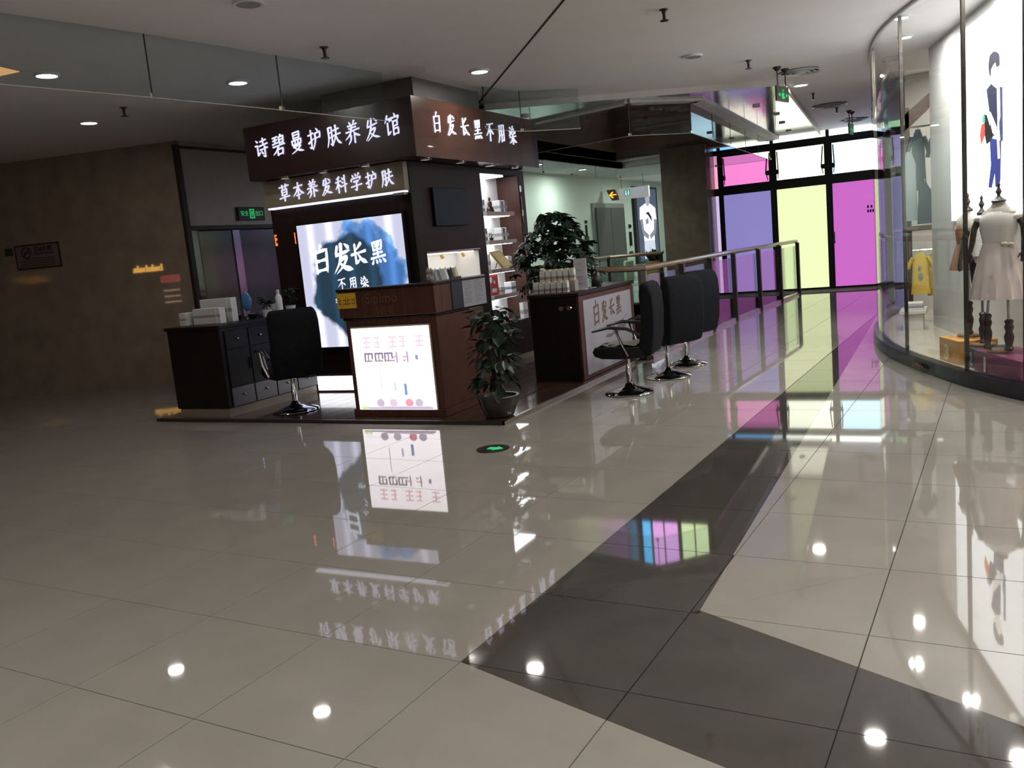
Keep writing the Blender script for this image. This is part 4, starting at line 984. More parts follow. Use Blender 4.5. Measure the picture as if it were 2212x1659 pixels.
O('cup_hook', MB().lathe([(.02,0),(.03,.015),(.025,.03)],12).xf(Matrix.Translation((-3.66,8.485,.84)) @ Matrix.Rotation(PI/2,4,'X')), M_CHROME, rc)

# things on the left counter
def tray_boxes(x, y, z, w, d, h, label):
    t = thing('brochure_box', label, 'box', (x,y,z), .1)
    O('carton', MB().box(-w/2,w/2,-d/2,d/2,0,h), M_CARD, t, world=False, bev=.003)
    O('printed_band', MB().box(-w/2-.001,w/2+.001,-d/2-.001,-d/2+.004,h*.42,h*.58), M_GREYP, t, world=False)
    O('divider', MB().box(w*.36,w*.38,-d/2-.004,-d/2,0,h), M_WHITEP, t, world=False)
tray_boxes(-7.27,7.0,1.006,.36,.10,.17,'front white brochure box on the left counter'); tray_boxes(-7.30,7.18,1.006,.42,.10,.26,'taller white brochure box behind the front one')
tray_boxes(-7.53,6.93,1.006,.10,.14,.14,'narrow white box at the left end of the counter')
mr = thing('table_mirror','round table mirror with a blue disc on a chrome stand','mirror',(-7.14,7.45,1.006))
O('foot', MB().lathe([(.001,0),(.06,0),(.055,.012),(.012,.02),(.010,.09)],18), M_CHROME, mr, world=False, smooth=True)
O('disc', MB().sphere((0,0,.19),.075,.02,.11,18,10), mat('blue_mirror_shell',(.10,.30,.62),.15,.3,.15,12), mr, world=False, smooth=True)  # blue is the base colour of the disc
for q, (x,y) in enumerate(((-7.20,7.34),(-7.03,7.40))):
    t = thing('tint_bowl','black tint bowl with a chrome rim, %s of the pair on the counter' % ('left' if q==0 else 'right'),'bowl',(x,y,1.006))
    O('bowl', MB().lathe([(.03,0),(.045,.03),(.055,.055),(.05,.055),(.04,.03),(.001,.012)],16), M_BLACKP, t, world=False, smooth=True); O('rim', MB().lathe([(.053,.052),(.058,.055),(.053,.060),(.049,.056)],16,ring=True), M_CHROME, t, world=False)
small_plant(-6.98,7.58,1.006,.15,.13,46,'bushy potted plant in a white pot on the left counter',LEAF_D,M_WHITEP,.055,.08)
small_plant(-6.98,7.98,1.006,.24,.16,52,'taller potted plant beside the white bottle',LEAF_D,M_WHITEP,.06,.09)
wb = thing('white_bottle','tall white pump bottle on the left counter','bottle',(-6.93,7.74,1.006))
O('bottle', MB().lathe([(.036,0),(.038,.01),(.038,.20),(.025,.23),(.016,.24),(.016,.26),(.001,.262)],18), M_WHITEP, wb, world=False, smooth=True); O('cap', MB().lathe([(.018,.255),(.018,.29),(.001,.292)],12), M_CARD, wb, world=False)
tray_boxes(-7.16,7.86,1.006,.10,.10,.13,'white carton right of the white bottle')
O_ = pbox('grey_tin',-7.10,7.70,1.006,.09,.07,.075,M_GREYP,'low grey tin behind the white bottle','tin')
# things on the right counter
wd6 = ['first','second','third','fourth','fifth','sixth']
def bottle_box(x, y, z, label, grp):
    t = thing('hair_product', label, 'bottle', (x,y,z), 0, grp)
    O('carton', MB().box(-.028,.028,-.028,.028,0,.105), M_CARD, t, world=False, bev=.003); O('label_band', MB().box(-.0287,.0287,-.0287,.0287,.02,.05), M_SHELF, t, world=False); O('cap', MB().box(-.024,.024,-.024,.024,.105,.125), M_CREAM, t, world=False)
for q in range(6): bottle_box(-4.09+.070*q,8.62,1.001,'white hair product in the lower front row, %s from the left' % wd6[q],'front row of hair products')
st = tag(rebase(O('display_step', MB().box(-4.08,-3.66,8.68,8.78,1.001,1.125), M_SHELF, None, bev=.003)),'low taupe display step behind the front row of hair products','stand')
for q in range(6): bottle_box(-4.05+.070*q,8.73,1.126,'white hair product on the raised back row, %s from the left' % wd6[q],'back row of hair products')
tc_ = thing('tall_card','tall white price card standing on the right counter','card',(-3.66,8.86,1.001))
O('card', MB().box(-.075,.075,-.004,.004,0,.34), mat('lilac_white_card',(.55,.54,.60),.5), tc_, world=False); O('foot', MB().box(-.06,.06,-.03,.03,0,.012), M_WHITEP, tc_, world=False)
for k in range(4): O('print_line', MB().box(-.04,.02,-.006,-.004,.07+.07*k,.076+.07*k), M_GREYP, tc_, world=False)
bt = thing('black_bottle','dark bottle with a pump at the far end of the right counter','bottle',(-3.68,9.35,1.001))
O('bottle', MB().lathe([(.05,0),(.055,.02),(.055,.14),(.03,.17),(.018,.18),(.018,.20),(.001,.20)],16), M_BLACKP, bt, world=False, smooth=True); O('pump', MB().tube([(0,0,.20),(0,0,.24),(.04,0,.245)],.008,8), M_BLACKP, bt, world=False)
tp = thing('tablet','grey tablet lying on the right counter top','tablet',(-3.72,9.05,1.001))
O('shell', MB().box(-.12,.12,-.09,.09,0,.01), M_GREYP, tp, world=False, bev=.003); O('screen', MB().box(-.11,.11,-.08,.08,.01,.011), M_BLACKP, tp, world=False)
# big bushy plant behind the counter
bp = thing('bushy_plant','large bushy dark green plant behind the right counter','plant',(-4.37,9.78,PZ))
O('pot', MB().lathe([(.14,0),(.19,.10),(.21,.32),(.23,.36),(.20,.36),(.18,.30),(.001,.30)],20), M_POT, bp, world=False, smooth=True)
O('trunk', MB().tube([(0,0,.25),(.02,.01,.8),(0,.02,1.25),(-.02,0,1.65)],[.035,.03,.022,.012],8), M_BARK, bp, world=False, smooth=True)
for k in range(12):
    a = k*2.4; z0 = .95+.06*k
    O('branch', MB().tube([(0,0,z0),(.16*math.cos(a),.16*math.sin(a),z0+.16),(.34*math.cos(a),.34*math.sin(a),z0+.14)],[.014,.009,.004],6), M_BARK, bp, world=False)
n = 0
while n < 295:
    a = random.uniform(0,2*PI); t = random.random()**.75; zz = .95+t*.92
    env = .50*math.sin(PI*min(1,(1-t)*.62+.06))**.8+.02
    rr = env*(random.random()**.35)
    leaf(LEAF_P, bp, (rr*math.cos(a)+.06*(1-t), rr*math.sin(a), zz-.10*(rr/.6)), a-PI/2+random.uniform(-.5,.5), random.uniform(-.9,.25), random.uniform(.7,1.1)); n += 1
# potted plant at the platform corner
fp = thing('potted_plant','dark potted plant in a round glazed bowl at the platform corner','plant',(-3.72,6.84,PZ))
O('pot', MB().lathe([(.10,0),(.13,.01),(.17,.10),(.185,.17),(.195,.19),(.17,.19),(.155,.15),(.001,.15)],24), M_POT, fp, world=False, smooth=True); O('soil', MB().lathe([(.001,.15),(.158,.15),(.15,.165),(.001,.17)],18), M_SOIL, fp, world=False)
for k, (dx,dy,h) in enumerate(((0,0,.86),(.05,.02,.70),(-.05,.03,.62),(.01,-.05,.55))):
    O('stem', MB().tube([(dx*.4,dy*.4,.14),(dx,dy,.14+h*.5),(dx*1.4,dy*1.4,.12+h)],[.009,.007,.004],6), M_BARK, fp, world=False)
for k in range(190):
    t = random.random(); a = random.uniform(0,2*PI); rr = (.17+.05*math.sin(PI*t))*random.random()**.5
    leaf(LEAF_E, fp, (rr*math.cos(a),rr*math.sin(a),.26+.72*t), a-PI/2+random.uniform(-.4,.4), random.uniform(-.9,.4), random.uniform(.75,1.2))

# ------------------------------------------------------------------ swivel chairs (front of the chair points to -x)
def chair_proto():
    t = thing('swivel_chair','', 'chair')
    def cushion(nx, ny, fn):
        P = [[fn(i/nx, j/ny) for j in range(ny+1)] for i in range(nx+1)]; return P
    def pad(sec, half, r=.03):
        """sweep a closed section (x,z list) along y with rounded ends"""
        mb = MB(); rows = []
        cx = sum(p[0] for p in sec)/len(sec); cz = sum(p[1] for p in sec)/len(sec)
        for y, k in ((-half,.86),(-half+.012,.95),(-half+.035,1),(0,1),(half-.035,1),(half-.012,.95),(half,.86)):
            rows.append([(cx+(p[0]-cx)*k, y, cz+(p[1]-cz)*k) for p in sec])
        m = len(sec)
        vs = [v for r_ in rows for v in r_]
        fs = [(i*m+j, i*m+(j+1)%m, (i+1)*m+(j+1)%m, (i+1)*m+j) for i in range(len(rows)-1) for j in range(m)]
        fs += [tuple(range(m))[::-1], tuple((len(rows)-1)*m+j for j in range(m))]
        return mb.add(vs, fs)
    seat = [(-.27,.40),(-.29,.44),(-.27,.485),(-.15,.495),(.05,.485),(.20,.48),(.24,.43),(.20,.37),(0,.365),(-.2,.375)]
    O('seat', pad(seat,.245), M_LEATHER, t, world=False, smooth=True)
    back = [(.17,.46),(.20,.60),(.215,.80),(.205,.98),(.215,1.06),(.255,1.085),(.30,1.06),(.335,.98),(.345,.80),(.33,.55),(.29,.40),(.23,.38)]
    O('backrest', pad(back,.25), M_FABRIC, t, world=False, smooth=True)
    for s in (-1,1):
        a = O('armrest', MB().tube([(.20,s*.275,.60),(.08,s*.285,.665),(-.10,s*.285,.685),(-.26,s*.28,.65)],[.022,.03,.032,.018],8,.55), M_BLACKP, t, world=False, smooth=True)
        O('arm_strut', MB().tube([(-.03,s*.285,.67),(.02,s*.28,.52),(.07,s*.25,.40)],[.022,.026,.024],8,.5), M_STEEL, a, world=False, smooth=True)
    O('column', MB().lathe([(.028,.05),(.028,.24),(.022,.25),(.022,.38)],16,(.0,0,0)), M_CHROME, t, world=False, smooth=True)
    O('base', MB().lathe([(.001,0),(.235,0),(.245,.008),(.235,.02),(.15,.045),(.06,.07),(.03,.11)],28), M_CHROME, t, world=False, smooth=True)
    O('lift_lever', MB().tube([(.03,.02,.35),(.05,.2,.34),(.05,.24,.345)],.007,6), M_CHROME, t, world=False)
    return t
c0 = chair_proto()
def towel_on(ch):
    O('towel', MB().grid([[(-.26+.40*i/6, -.21+.42*j/6, .500+.012*math.sin(i*1.9+j*.8)+.006*math.sin(j*2.7)-(.02 if i==0 else 0)) for j in range(7)] for i in range(7)]), M_TOWEL, ch, world=False, smooth=True)
SP = [((-2.92,8.10,0),.10,'black swivel chair with a pale towel nearest the white panel'),((-2.80,9.02,0),-.50,'black swivel chair in the middle of the right row, back to the corridor'),
      ((-2.84,9.86,0),-.45,'black swivel chair farthest along the right row'),((-6.28,7.06,PZ),-.55,'black swivel chair before the left counter')]
chairs = []
for i, (loc, rz, lb_) in enumerate(SP):
    c = c0 if i == 0 else copy_tree(c0)
    c.location = loc; c.rotation_euler = (0,0,rz); c['label'] = lb_; c['group'] = 'swivel styling chairs'; chairs.append(c)
towel_on(chairs[0])
# side table with a light bag across the void
tb2 = thing('plant_box_stand','wooden planter stand with grassy plant across the void','planter',(-6.3,19.75,0))
O('box', MB().box(-.14,.14,-.2,.2,.0,.95), mat('honey_wood',(.42,.26,.09),.5), tb2, world=False)
for k in range(24): leaf(LEAF_B, tb2, (random.uniform(-.1,.1),random.uniform(-.15,.15),.95), random.uniform(0,6.28), random.uniform(.9,1.5), 2.4)
dc = thing('draped_chair','pale draped chair across the void beside the planter','chair',(-6.85,20.1,0))
M_DRAPE = mat('pale_drape',(.42,.46,.36),.8,0,.1)
O('seat', MB().box(-.25,.25,-.25,.25,.40,.50), M_DRAPE, dc, world=False, bev=.02); O('backrest', MB().box(-.25,-.15,-.25,.25,.50,1.0), M_DRAPE, dc, world=False, bev=.03)
for sx_ in (-.22,.22):
    for sy_ in (-.22,.22): O('leg', MB().tube([(sx_,sy_,0),(sx_*.95,sy_*.95,.40)],.018,8), M_STEEL, dc, world=False)

# ------------------------------------------------------------------ children's clothes shop behind curved glass
GC = [(0.6,15.6),(-.1,15.25),(-.6,14.6),(-.88,13.5),(-.95,12.3),(-.87,11.28),(-.72,10.4),(-.5,9.64),(-.22,8.93),(.03,8.35),(.24,7.98),(.43,7.68),(.8,7.2),(1.3,6.75),(2.0,6.4),(3.2,6.2)]
def smooth_curve(P, k=4):
    out = []
    for i in range(len(P)-1):
        p0,p1,p2,p3 = [Vector(P[min(max(j,0),len(P)-1)]) for j in (i-1,i,i+1,i+2)]
        for q in range(k):
            t = q/k; out.append(.5*((2*p1)+(p2-p0)*t+(2*p0-5*p1+4*p2-p3)*t*t+(3*p1-p0-3*p2+p3)*t**3))
    out.append(Vector(P[-1])); return out
GS = smooth_curve(GC)
def offs(P, o):
    out = []
    for i, p in enumerate(P):
        d = (P[min(i+1,len(P)-1)]-P[max(i-1,0)]).normalized(); out.append(p+Vector((-d.y,d.x))*o)
    return out
def ribbon(P, t, z0, z1):
    mb = MB(); A, B_ = offs(P, t/2), offs(P, -t/2); n = len(P)
    vs = [(p.x,p.y,z) for z in (z0,z1) for Q in (A,B_) for p in Q]
    fs = []
    for i in range(n-1):
        fs += [(i,i+1,2*n+i+1,2*n+i),(n+i,3*n+i,3*n+i+1,n+i+1),(2*n+i,2*n+i+1,3*n+i+1,3*n+i),(i,n+i,n+i+1,i+1)]
    fs += [(0,2*n,3*n,n),(n-1,2*n-1,4*n-1,3*n-1)]
    return mb.add(vs, fs)
M_PLINTH = mat('navy_black_plinth',(.012,.014,.022),.3,0,.1)
pl_ = struct(O('trim_5', ribbon(GS,.10,0.0006,.125), M_PLINTH), 'dark curved plinth under the shop glass')
T('lettering','balabala',.085,fr((-.425,9.22,.03),(.37,-.93,0),(0,0,1),(-.93,-.37,0)),mat('tan_lettering',(.22,.14,.08),.5),pl_,depth=.003)
wf_ = struct(O('window_8', ribbon(GS,.022,ZC-.03,ZC-.001), M_TRIM_W), 'curved floor to ceiling glass front of the clothes shop')
cuts = [0,8,16,20,28,36,44,52,60]
for a, b_ in zip(cuts[:-1], cuts[1:]):
    O('curved_pane', ribbon(GS[a:b_+1],.012,.125,ZC-.03), M_GLASS, wf_, smooth=True)
for k in (8,16,20,28,36,44,52):
    p = GS[k]; d = (GS[k+1]-GS[k-1]).normalized()
    O('mullion', MB().slab(tuple(p-d*.012), tuple(p+d*.012), .03, .125, ZC-.03), M_STEEL if k == 20 else M_DARKMETAL, wf_)
inn = [tuple(p) for p in offs(GS, .06)]
M_SFLOOR = mat('warm_shop_tile',(.55,.50,.42),.12,0,.05)
sf = MB(); n_ = len(inn)
sf.add([(p[0],p[1],.10) for p in inn]+[(6,15.6,.10),(6,6.2,.10)],[])
sf.f.append(tuple([n_+1,n_]+list(range(n_))))
sfl = struct(O('floor_shop', sf, M_SFLOOR), 'pale warm floor inside the clothes shop')
M_SWALL = mat('shop_wall_paint',(.62,.60,.57),.7,0,.03)
struct(O('wall_shop_back', MB().box(-.66,6,13.95,14.05,.1,ZC), M_SWALL), 'off white back wall of the clothes shop')
struct(O('wall_right', MB().box(5.95,6.05,-5,20.3,0,ZC), M_SWALL), 'right boundary wall of the mall hall')
struct(O('wall_shop_side', MB().box(3.2,6,6.1,6.2,0,ZC), M_SWALL), 'wall closing the clothes shop front')
# display wall with the big light box
PA, PD = Vector((-.045,11.0)), Vector((.2479,-.9688)); PN = Vector((-.9688,-.2479))
def pp(s, off=0): q = PA+PD*s+PN*off; return (q.x,q.y)
def pbx(s0,s1,z0,z1,o0,o1): return MB().prism([pp(s0,o0),pp(s1,o0),pp(s1,o1),pp(s0,o1)],z0,z1)
struct(O('wall_display', pbx(-1.03,2.75,.1,ZC,-.12,0), mat('grey_display_wall',(.60,.61,.61),.6,0,.02)), 'pale grey display wall inside the clothes shop')
bl = thing('fashion_lightbox','large white light box with a standing child print above the mannequins','light box',(pp(1.2)[0],pp(1.2)[1],1.3))
O('frame', pbx(-.02,2.62,1.35,3.28,.001,.03), M_WHITEP, bl)
O('print', pbx(0,2.6,1.37,3.26,.03,.034), glow('lightbox_white',(.96,.98,1),2.2), bl)
def pshape(pts, c, k=1.0, lift=.036):
    m = glow('lb_%.2f_%.2f_%.2f' % c, c, k); n = len(pts); mb = MB()
    mb.add([pp(s,lift)+(z,) for s,z in pts]+[pp(s,lift-.002)+(z,) for s,z in pts],[tuple(range(n)),tuple(range(n,2*n))[::-1]]+[(i,n+i,n+(i+1)%n,(i+1)%n) for i in range(n)])
    O('print_shape', mb, m, bl)
pshape([(1.40,2.72),(1.42,2.64),(1.50,2.58),(1.60,2.60),(1.66,2.68),(1.67,2.75),(1.55,2.80),(1.44,2.77)],(1,.93,.90),1.35,.035)
pshape([(1.363,2.794),(1.403,2.867),(1.50,2.885),(1.569,2.875),(1.66,2.84),(1.682,2.815),(1.684,2.737),(1.66,2.73),(1.602,2.729),(1.567,2.78),(1.50,2.765),(1.437,2.735),(1.436,2.689),(1.41,2.68),(1.38,2.722)],(.045,.04,.07),.5)
pshape([(1.3,2.578),(1.434,2.609),(1.598,2.544),(1.609,2.23),(1.589,2.129),(1.403,2.137),(1.39,2.349)],(.04,.045,.09),.8)
pshape([(1.687,2.547),(1.757,2.531),(1.759,2.067),(1.696,2.062),(1.66,2.23),(1.70,2.287)],(.07,.09,.20),.8)
pshape([(1.236,2.381),(1.253,2.289),(1.154,2.289),(1.175,2.341)],(.10,.55,.38),.8); pshape([(1.233,2.286),(1.25,2.177),(1.119,2.093),(1.081,2.182),(1.133,2.273)],(.85,.10,.08),1.0)
pshape([(1.235,2.357),(1.294,2.35),(1.479,2.129),(1.383,2.092),(1.286,2.078),(1.23,2.179)],(.03,.03,.03),.6)
pshape([(1.35,2.36),(1.42,2.36),(1.60,2.20),(1.57,2.12),(1.48,2.16)],(1,.92,.88),1.25,.038)
pshape([(1.384,2.127),(1.714,2.071),(1.682,1.719),(1.634,1.652),(1.543,1.668),(1.527,1.798),(1.43,1.662),(1.334,1.673),(1.416,1.877)],(.045,.06,.26),1.0)
pshape([(1.59,2.175),(1.662,2.156),(1.686,1.914),(1.621,1.914)],(.75,.75,.85),1.0,.038)
# shop downlights
for (x,y), lb_ in (((-.50,10.94),'round lit downlight inside the shop glass, farther of the two at the corner'),((-.48,9.85),'round lit downlight inside the shop glass, nearer of the two at the corner'),((.05,9.2),'lit downlight above the mannequins in the shop'),((.42,8.25),'lit downlight above the pink podium in the shop')):
    downlight(x,y,True,lb_,z=ZC,r=.07,power=36,col=(1,.94,.86))
for x, y in ((2.0,9.0),(2.0,12.0),(3.6,8.0),(.3,12.8)):
    downlight(x,y,True,'lit downlight deep inside the clothes shop','deep shop downlights',z=ZC,r=.07,power=44,col=(1,.94,.86))
# numbered podiums, front faces follow the glass
gd = Vector((.385,-.923)).normalized(); gi = Vector((.923,.385)).normalized()
def podium(c, L, dep, h, m, num, numm, label, ns=.15, off=.12):
    t = thing('podium', label, 'podium', (c[0],c[1],.10))
    a = Vector(c); q = [a, a+gd*L, a+gd*L+gi*dep, a+gi*dep]
    O('block', MB().prism([tuple(p) for p in q],.10,.10+h), m, t, bev=.004)
    p = a+gd*off-gi*.002
    T('numeral', num, ns*1.25, fr((p.x,p.y,.10+.02),(gd.x,gd.y,0),(0,0,1),(-gi.x,-gi.y,0)), numm, t, bold=.009, depth=.002)
    return t
M_NUM = mat('pale_numeral',(.85,.78,.75),.5)
podium((-.185,9.22),.44,.34,.215,mat('amber_podium',(.72,.33,.04),.45,0,.04),'3',mat('tan_numeral',(.90,.72,.45),.5),'amber podium numbered 3 with the brown dress mannequin')
podium((.045,8.74),.20,.34,.17,mat('navy_podium',(.012,.018,.045),.4,0,.05),'2',mat('grey_numeral',(.22,.24,.26),.5),'navy podium numbered 2 between the amber and pink ones',.12,.04)
podium((.10,8.52),.80,.36,.18,mat('magenta_podium',(.22,.03,.12),.4,0,.04),'1',M_NUM,'magenta podium numbered 1 nearest the viewer',.13,.16)
# mannequins
M_MWOOD = mat('dark_turned_wood',(.035,.022,.016),.4,0,.2); M_LINEN = mat('cream_linen',(.60,.57,.52),.8,0,.03); M_DISC = mat('tan_wood_disc',(.30,.17,.09),.4,0,.1)
def turned(z0, z1, r):
    L = z1-z0
    return [(r*.8,z0),(r*1.1,z0+.06*L),(r*.7,z0+.14*L),(r*1.0,z0+.3*L),(r*1.15,z0+.45*L),(r*.75,z0+.6*L),(r*1.1,z0+.75*L),(r*.8,z0+.85*L),(r*1.1,z0+.95*L),(r*.6,z1)]
def skirt(z0, z1, r0, r1, folds, depth, n=48, sy=.8):
    mb = MB(); rows = []
    for i in range(9):
        t = i/8; r = r0+(r1-r0)*(t**.8); rows.append([(r*(1+depth*t*math.sin(folds*2*PI*k/n))*math.cos(2*PI*k/n), r*(1+depth*t*math.sin(folds*2*PI*k/n))*math.sin(2*PI*k/n)*sy, z0+(z1-z0)*t) for k in range(n+1)])
    return mb.grid(rows)
def mannequin(x, y, z, top, label, rz, build):
    t = thing('mannequin', label, 'mannequin', (x,y,z), rz)
    h = top-z
    O('base_disc', MB().lathe([(.001,0),(.10,0),(.105,.008),(.10,.02),(.001,.022)],24), M_DISC, t, world=False, smooth=True)
    build(t, h)
    return t
def torso(t, zb, zt, w, m=None):
    L = zt-zb
    O('torso', MB().lathe([(w*.80,zb),(w*.92,zb+.15*L),(w*.84,zb+.4*L),(w*.98,zb+.68*L),(w*.90,zb+.84*L),(w*.42,zb+.95*L),(w*.34,zt)],20,sy=.68), m or M_LINEN, t, world=False, smooth=True)
    O('neck_cap', MB().lathe([(w*.36,zt),(w*.40,zt+.012),(w*.18,zt+.035),(w*.10,zt+.05)],16), M_MWOOD, t, world=False, smooth=True)
    O('finial', MB().lathe([(.010,zt+.045),(.012,zt+.06),(.024,zt+.085),(.012,zt+.11),(.008,zt+.125),(.014,zt+.14),(.006,zt+.16),(.001,zt+.165)],12), M_MWOOD, t, world=False, smooth=True)
def arm(t, s, w, zs):
    O('arm', MB().tube([(s*w,0,zs),(s*(w+.035),-.01,zs-.08),(s*(w+.045),-.02,zs-.18),(s*(w+.05),-.05,zs-.27)],[.028,.026,.024,.018],10), M_MWOOD, t, world=False, smooth=True)
    hnd = O('hand', MB().lathe([(.016,0),(.026,-.02),(.026,-.05),(.018,-.065)],10,(s*(w+.05),-.055,zs-.27),sx=.7), M_MWOOD, t, world=False, smooth=True)
    for q in range(4): O('finger', MB().tube([(s*(w+.05)+.009*(q-1.5),-.055,zs-.33),(s*(w+.05)+.010*(q-1.5),-.062,zs-.355-.006*(q in (1,2)))],[.006,.004],6), M_MWOOD, hnd, world=False)
    O('thumb', MB().tube([(s*(w+.03),-.06,zs-.29),(s*(w+.018),-.075,zs-.325)],[.007,.005],6), M_MWOOD, hnd, world=False)
M_DRESS = mat('white_bodice',(.82,.79,.77),.8,0,.02); M_TULLE = mat('blush_tulle',(.82,.70,.69),.8,0,.03); M_BROWN = mat('tan_brown_fabric',(.34,.165,.085),.8,0,.08); M_SHIRT = mat('white_ruffle_cotton',(.8,.8,.79),.85,0,.04,30,bump=.5,bscale=80); M_PANTS = mat('black_navy_trousers',(.010,.013,.022),.8)
def b_white(t, h):
    O('stand_leg', MB().lathe(turned(.02,.32,.032),14,(-.10,0,0)), M_MWOOD, t, world=False, smooth=True); O('stand_leg', MB().lathe(turned(.02,.28,.034),14,(.10,-.05,0)), M_MWOOD, t, world=False, smooth=True)
    O('pole', MB().tube([(-.10,0,.3),(-.06,0,.75)],.012,8), M_STEEL, t, world=False); O('pole', MB().tube([(.10,-.05,.26),(.06,0,.75)],.012,8), M_STEEL, t, world=False)
    torso(t, .72, 1.24, .145)
    O('dress_bodice', MB().lathe([(.125,.88),(.13,.93),(.15,1.02),(.152,1.10),(.12,1.16),(.075,1.185),(.07,1.20)],22,sy=.74), M_DRESS, t, world=False, smooth=True)
    O('dress_collar', MB().lathe([(.075,1.175),(.095,1.17),(.10,1.16),(.085,1.165)],20,sy=.8,ring=True), M_CREAM, t, world=False, smooth=True)
    O('waist_bow', MB().sphere((.09,-.10,.90),.03,.015,.018).sphere((.13,-.08,.895),.025,.014,.016), M_CREAM, t, world=False, smooth=True)
    O('dress_skirt', skirt(.91,.45,.125,.225,13,.07), M_TULLE, t, world=False, smooth=True)
    for s in (-1,1):
        arm(t, s, .165, 1.11); O('cap_sleeve', MB().sphere((s*.155,0,1.115),.042,.05,.03), M_DRESS, t, world=False, smooth=True)
def b_brown(t, h):
    O('stand_leg', MB().lathe(turned(.02,.33,.034),14), M_MWOOD, t, world=False, smooth=True); O('pole', MB().tube([(0,0,.3),(0,0,.9)],.014,8), M_STEEL, t, world=False)
    torso(t, .74, 1.15, .115)
    O('dress_bodice', MB().lathe([(.105,.78),(.108,.86),(.118,.96),(.112,1.0)],22,sy=.75), M_BROWN, t, world=False, smooth=True)
    for s in (-1,1): O('dress_strap', MB().tube([(s*.085,-.07,.99),(s*.08,-.01,1.09),(s*.085,.07,1.0)],.016,6,.4), M_BROWN, t, world=False, smooth=True)
    O('dress_skirt', skirt(.86,.62,.105,.165,9,.07), M_BROWN, t, world=False, smooth=True)
def b_shirt(t, h):
    O('stand_leg', MB().lathe(turned(.02,.30,.030),14), M_MWOOD, t, world=False, smooth=True); O('pole', MB().tube([(0,0,.28),(0,0,.9)],.012,8), M_STEEL, t, world=False)
    torso(t, .74, 1.16, .105)
    O('ruffle_shirt', skirt(1.12,.80,.075,.125,7,.10), M_SHIRT, t, world=False, smooth=True)
    for s in (-1,1):
        O('trouser_leg', MB().lathe([(.042,.54),(.05,.62),(.058,.74),(.06,.85)],14,(s*.05,0,0),sy=.9), M_PANTS, t, world=False, smooth=True); arm(t, s, .12, 1.03)
mannequin(.29,8.36,.281,1.6,'child mannequin in a white dress with blush tulle skirt',math.radians(-28),b_white)
mannequin(.07,9.16,.316,1.6,'child mannequin in a tan brown pinafore dress',math.radians(-40),b_brown)
mannequin(.175,8.84,.271,1.6,'child mannequin in a white ruffled shirt and black trousers',math.radians(-30),b_shirt)
# wooden portal, rack and hung clothes behind the glass corner
M_PORTAL = mat('brown_portal_wood',(.11,.065,.045),.4,0,.15,6)
po = thing('display_portal','brown wooden portal frame holding hung clothes behind the shop glass','clothes rack',(-.4,12.5,.1))
O('post', MB().box(-.60,-.545,12.45,12.55,.1,2.80), M_PORTAL, po, bev=.004); O('post', MB().box(-.10,-.04,12.45,12.55,.1,2.80), M_PORTAL, po, bev=.004)
mb = MB().add([(-.60,12.45,2.72),(-.04,12.45,3.16),(-.04,12.45,3.02),(-.60,12.45,2.52),(-.60,12.55,2.72),(-.04,12.55,3.16),(-.04,12.55,3.02),(-.60,12.55,2.52)],[(0,3,2,1),(4,5,6,7),(0,1,5,4),(1,2,6,5),(2,3,7,6),(3,0,4,7)])
O('gable_beam', mb, M_PORTAL, po); O('shelf', MB().box(-.60,-.04,12.3,12.6,1.27,1.33), M_PORTAL, po, bev=.003)
O('hanging_rail', MB().tube([(-.54,12.4,2.55),(-.06,12.4,2.55)],.012,8), M_CHROME, po); O('hanging_rail', MB().tube([(-.54,12.4,1.02),(-.06,12.4,1.02)],.012,8), M_CHROME, po)
def garment(x, y, zt, w, L, m, label, rz=0, motif=None, sleeves=True):
    t = thing('hung_garment', label, 'clothes', (x,y,zt-L), rz)
    O('body', MB().lathe([(w*.56,0),(w*.50,L*.3),(w*.46,L*.6),(w*.46,L*.82),(w*.22,L*.96),(w*.18,L)],18,sy=.35), m, t, world=False, smooth=True)
    if sleeves:
        for s in (-1,1): O('sleeve', MB().tube([(s*w*.40,0,L*.88),(s*w*.62,0,L*.74),(s*w*.72,0,L*.62)],[.045,.042,.04],10,.6), m, t, world=False, smooth=True)
    O('hanger', MB().tube([(-w*.35,0,L*.93),(0,0,L*1.0),(0,0,L+.03),(.012,0,L+.045)],.004,6), M_CHROME, t, world=False)
    if motif:
        O('printed_motif', MB().sphere((0,-w*.185,L*.42),.028,.006,.05).sphere((-.01,-w*.18,L*.62),.02,.006,.035), motif, t, world=False)
    return t
M_DENIM = mat('dark_denim',(.018,.028,.05),.85,0,.2,12); M_PALEB = mat('pale_blue_cotton',(.26,.31,.34),.8,0,.08); M_YEL = mat('yellow_jersey',(.62,.43,.07),.8,0,.05); M_MAROON = mat('maroon_cotton',(.20,.02,.05),.8)
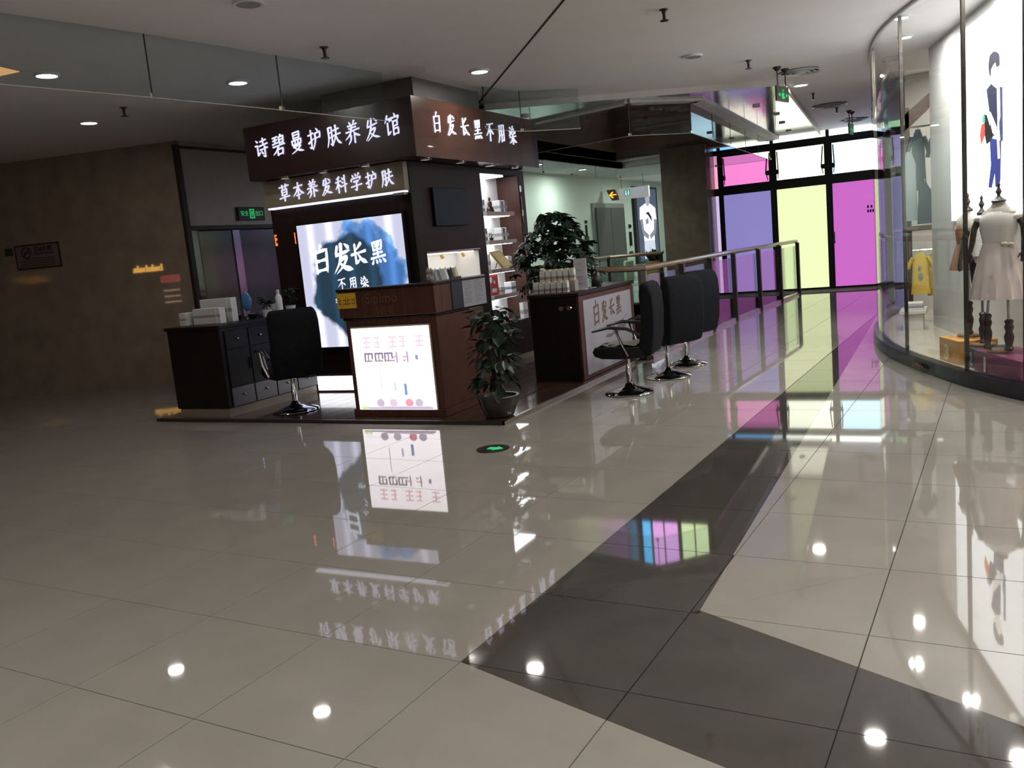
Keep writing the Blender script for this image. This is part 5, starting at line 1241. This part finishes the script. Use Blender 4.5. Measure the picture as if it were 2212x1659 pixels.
garment(-.45,12.46,2.52,.17,.75,M_DENIM,'dark denim jacket on the upper rail of the portal',.3); garment(-.22,12.30,2.48,.17,.85,M_DENIM,'long dark denim coat behind the display wall edge',.2)
garment(-.55,12.28,2.25,.18,.85,M_PALEB,'pale blue dress hung at the outer end of the portal',.4,None,False); garment(-.38,12.24,1.85,.16,.50,M_DENIM,'dark trousers hung below the denim jackets',.2,None,False)
garment(-.445,12.22,1.00,.20,.52,M_YEL,'yellow printed tee on the lower rail of the portal',.15,mat('grey_motif',(.25,.27,.25),.7)); garment(-.30,12.50,.98,.15,.55,M_YEL,'second yellow tee hung behind the first',.5); garment(-.16,12.26,.92,.13,.60,M_MAROON,'maroon top beside the yellow tees',.2)
dt = thing('display_table','low pale display table with folded clothes in the shop','table',(-.50,11.75,.1))
O('table_top', MB().box(-.66,-.36,11.5,12.0,.30,.34), M_SWALL, dt, bev=.004); O('plinth', MB().box(-.62,-.40,11.55,11.95,.1,.30), M_SWALL, dt)
for q in range(4): tag(rebase(O('folded_shirt', MB().box(-.60,-.40,11.6,11.8,.341+.022*q,.361+.022*q), [M_SHIRT,M_PALEB,M_LINEN,M_SHIRT][q], None, bev=.006)), ['lowest','second','third','topmost'][q]+' folded shirt of the stack on the display table','clothes','folded shirts on the display table')

# ------------------------------------------------------------------ shop front across the hall, seen only as a reflection in the stone wall
fs_ = thing('shop_front','dim shop front with yellow lettering across the hall','shop front',(-14.1,-1.2,0))
O('facade', MB().box(-15.3,-12.6,-1.6,-1.4,0,2.9), M_STONE2, fs_)
T('lettering','balabala',.24,fr((-13.65,-1.38,1.80),(-1,0,0),(0,0,1),(0,1,0)),glow('yellow_sign_letters',(1,.55,.10),9.0),fs_,bold=.006,depth=.02)
O('red_display', MB().box(-13.75,-13.25,-1.39,-1.36,1.48,1.66), glow('red_display',(.9,.12,.10),2.5), fs_)
for z_ in (.95,1.1,1.25): O('lit_shelf', MB().box(-13.7,-13.3,-1.39,-1.34,z_,z_+.05), glow('lit_shelf',(1,.75,.55),2.0), fs_)
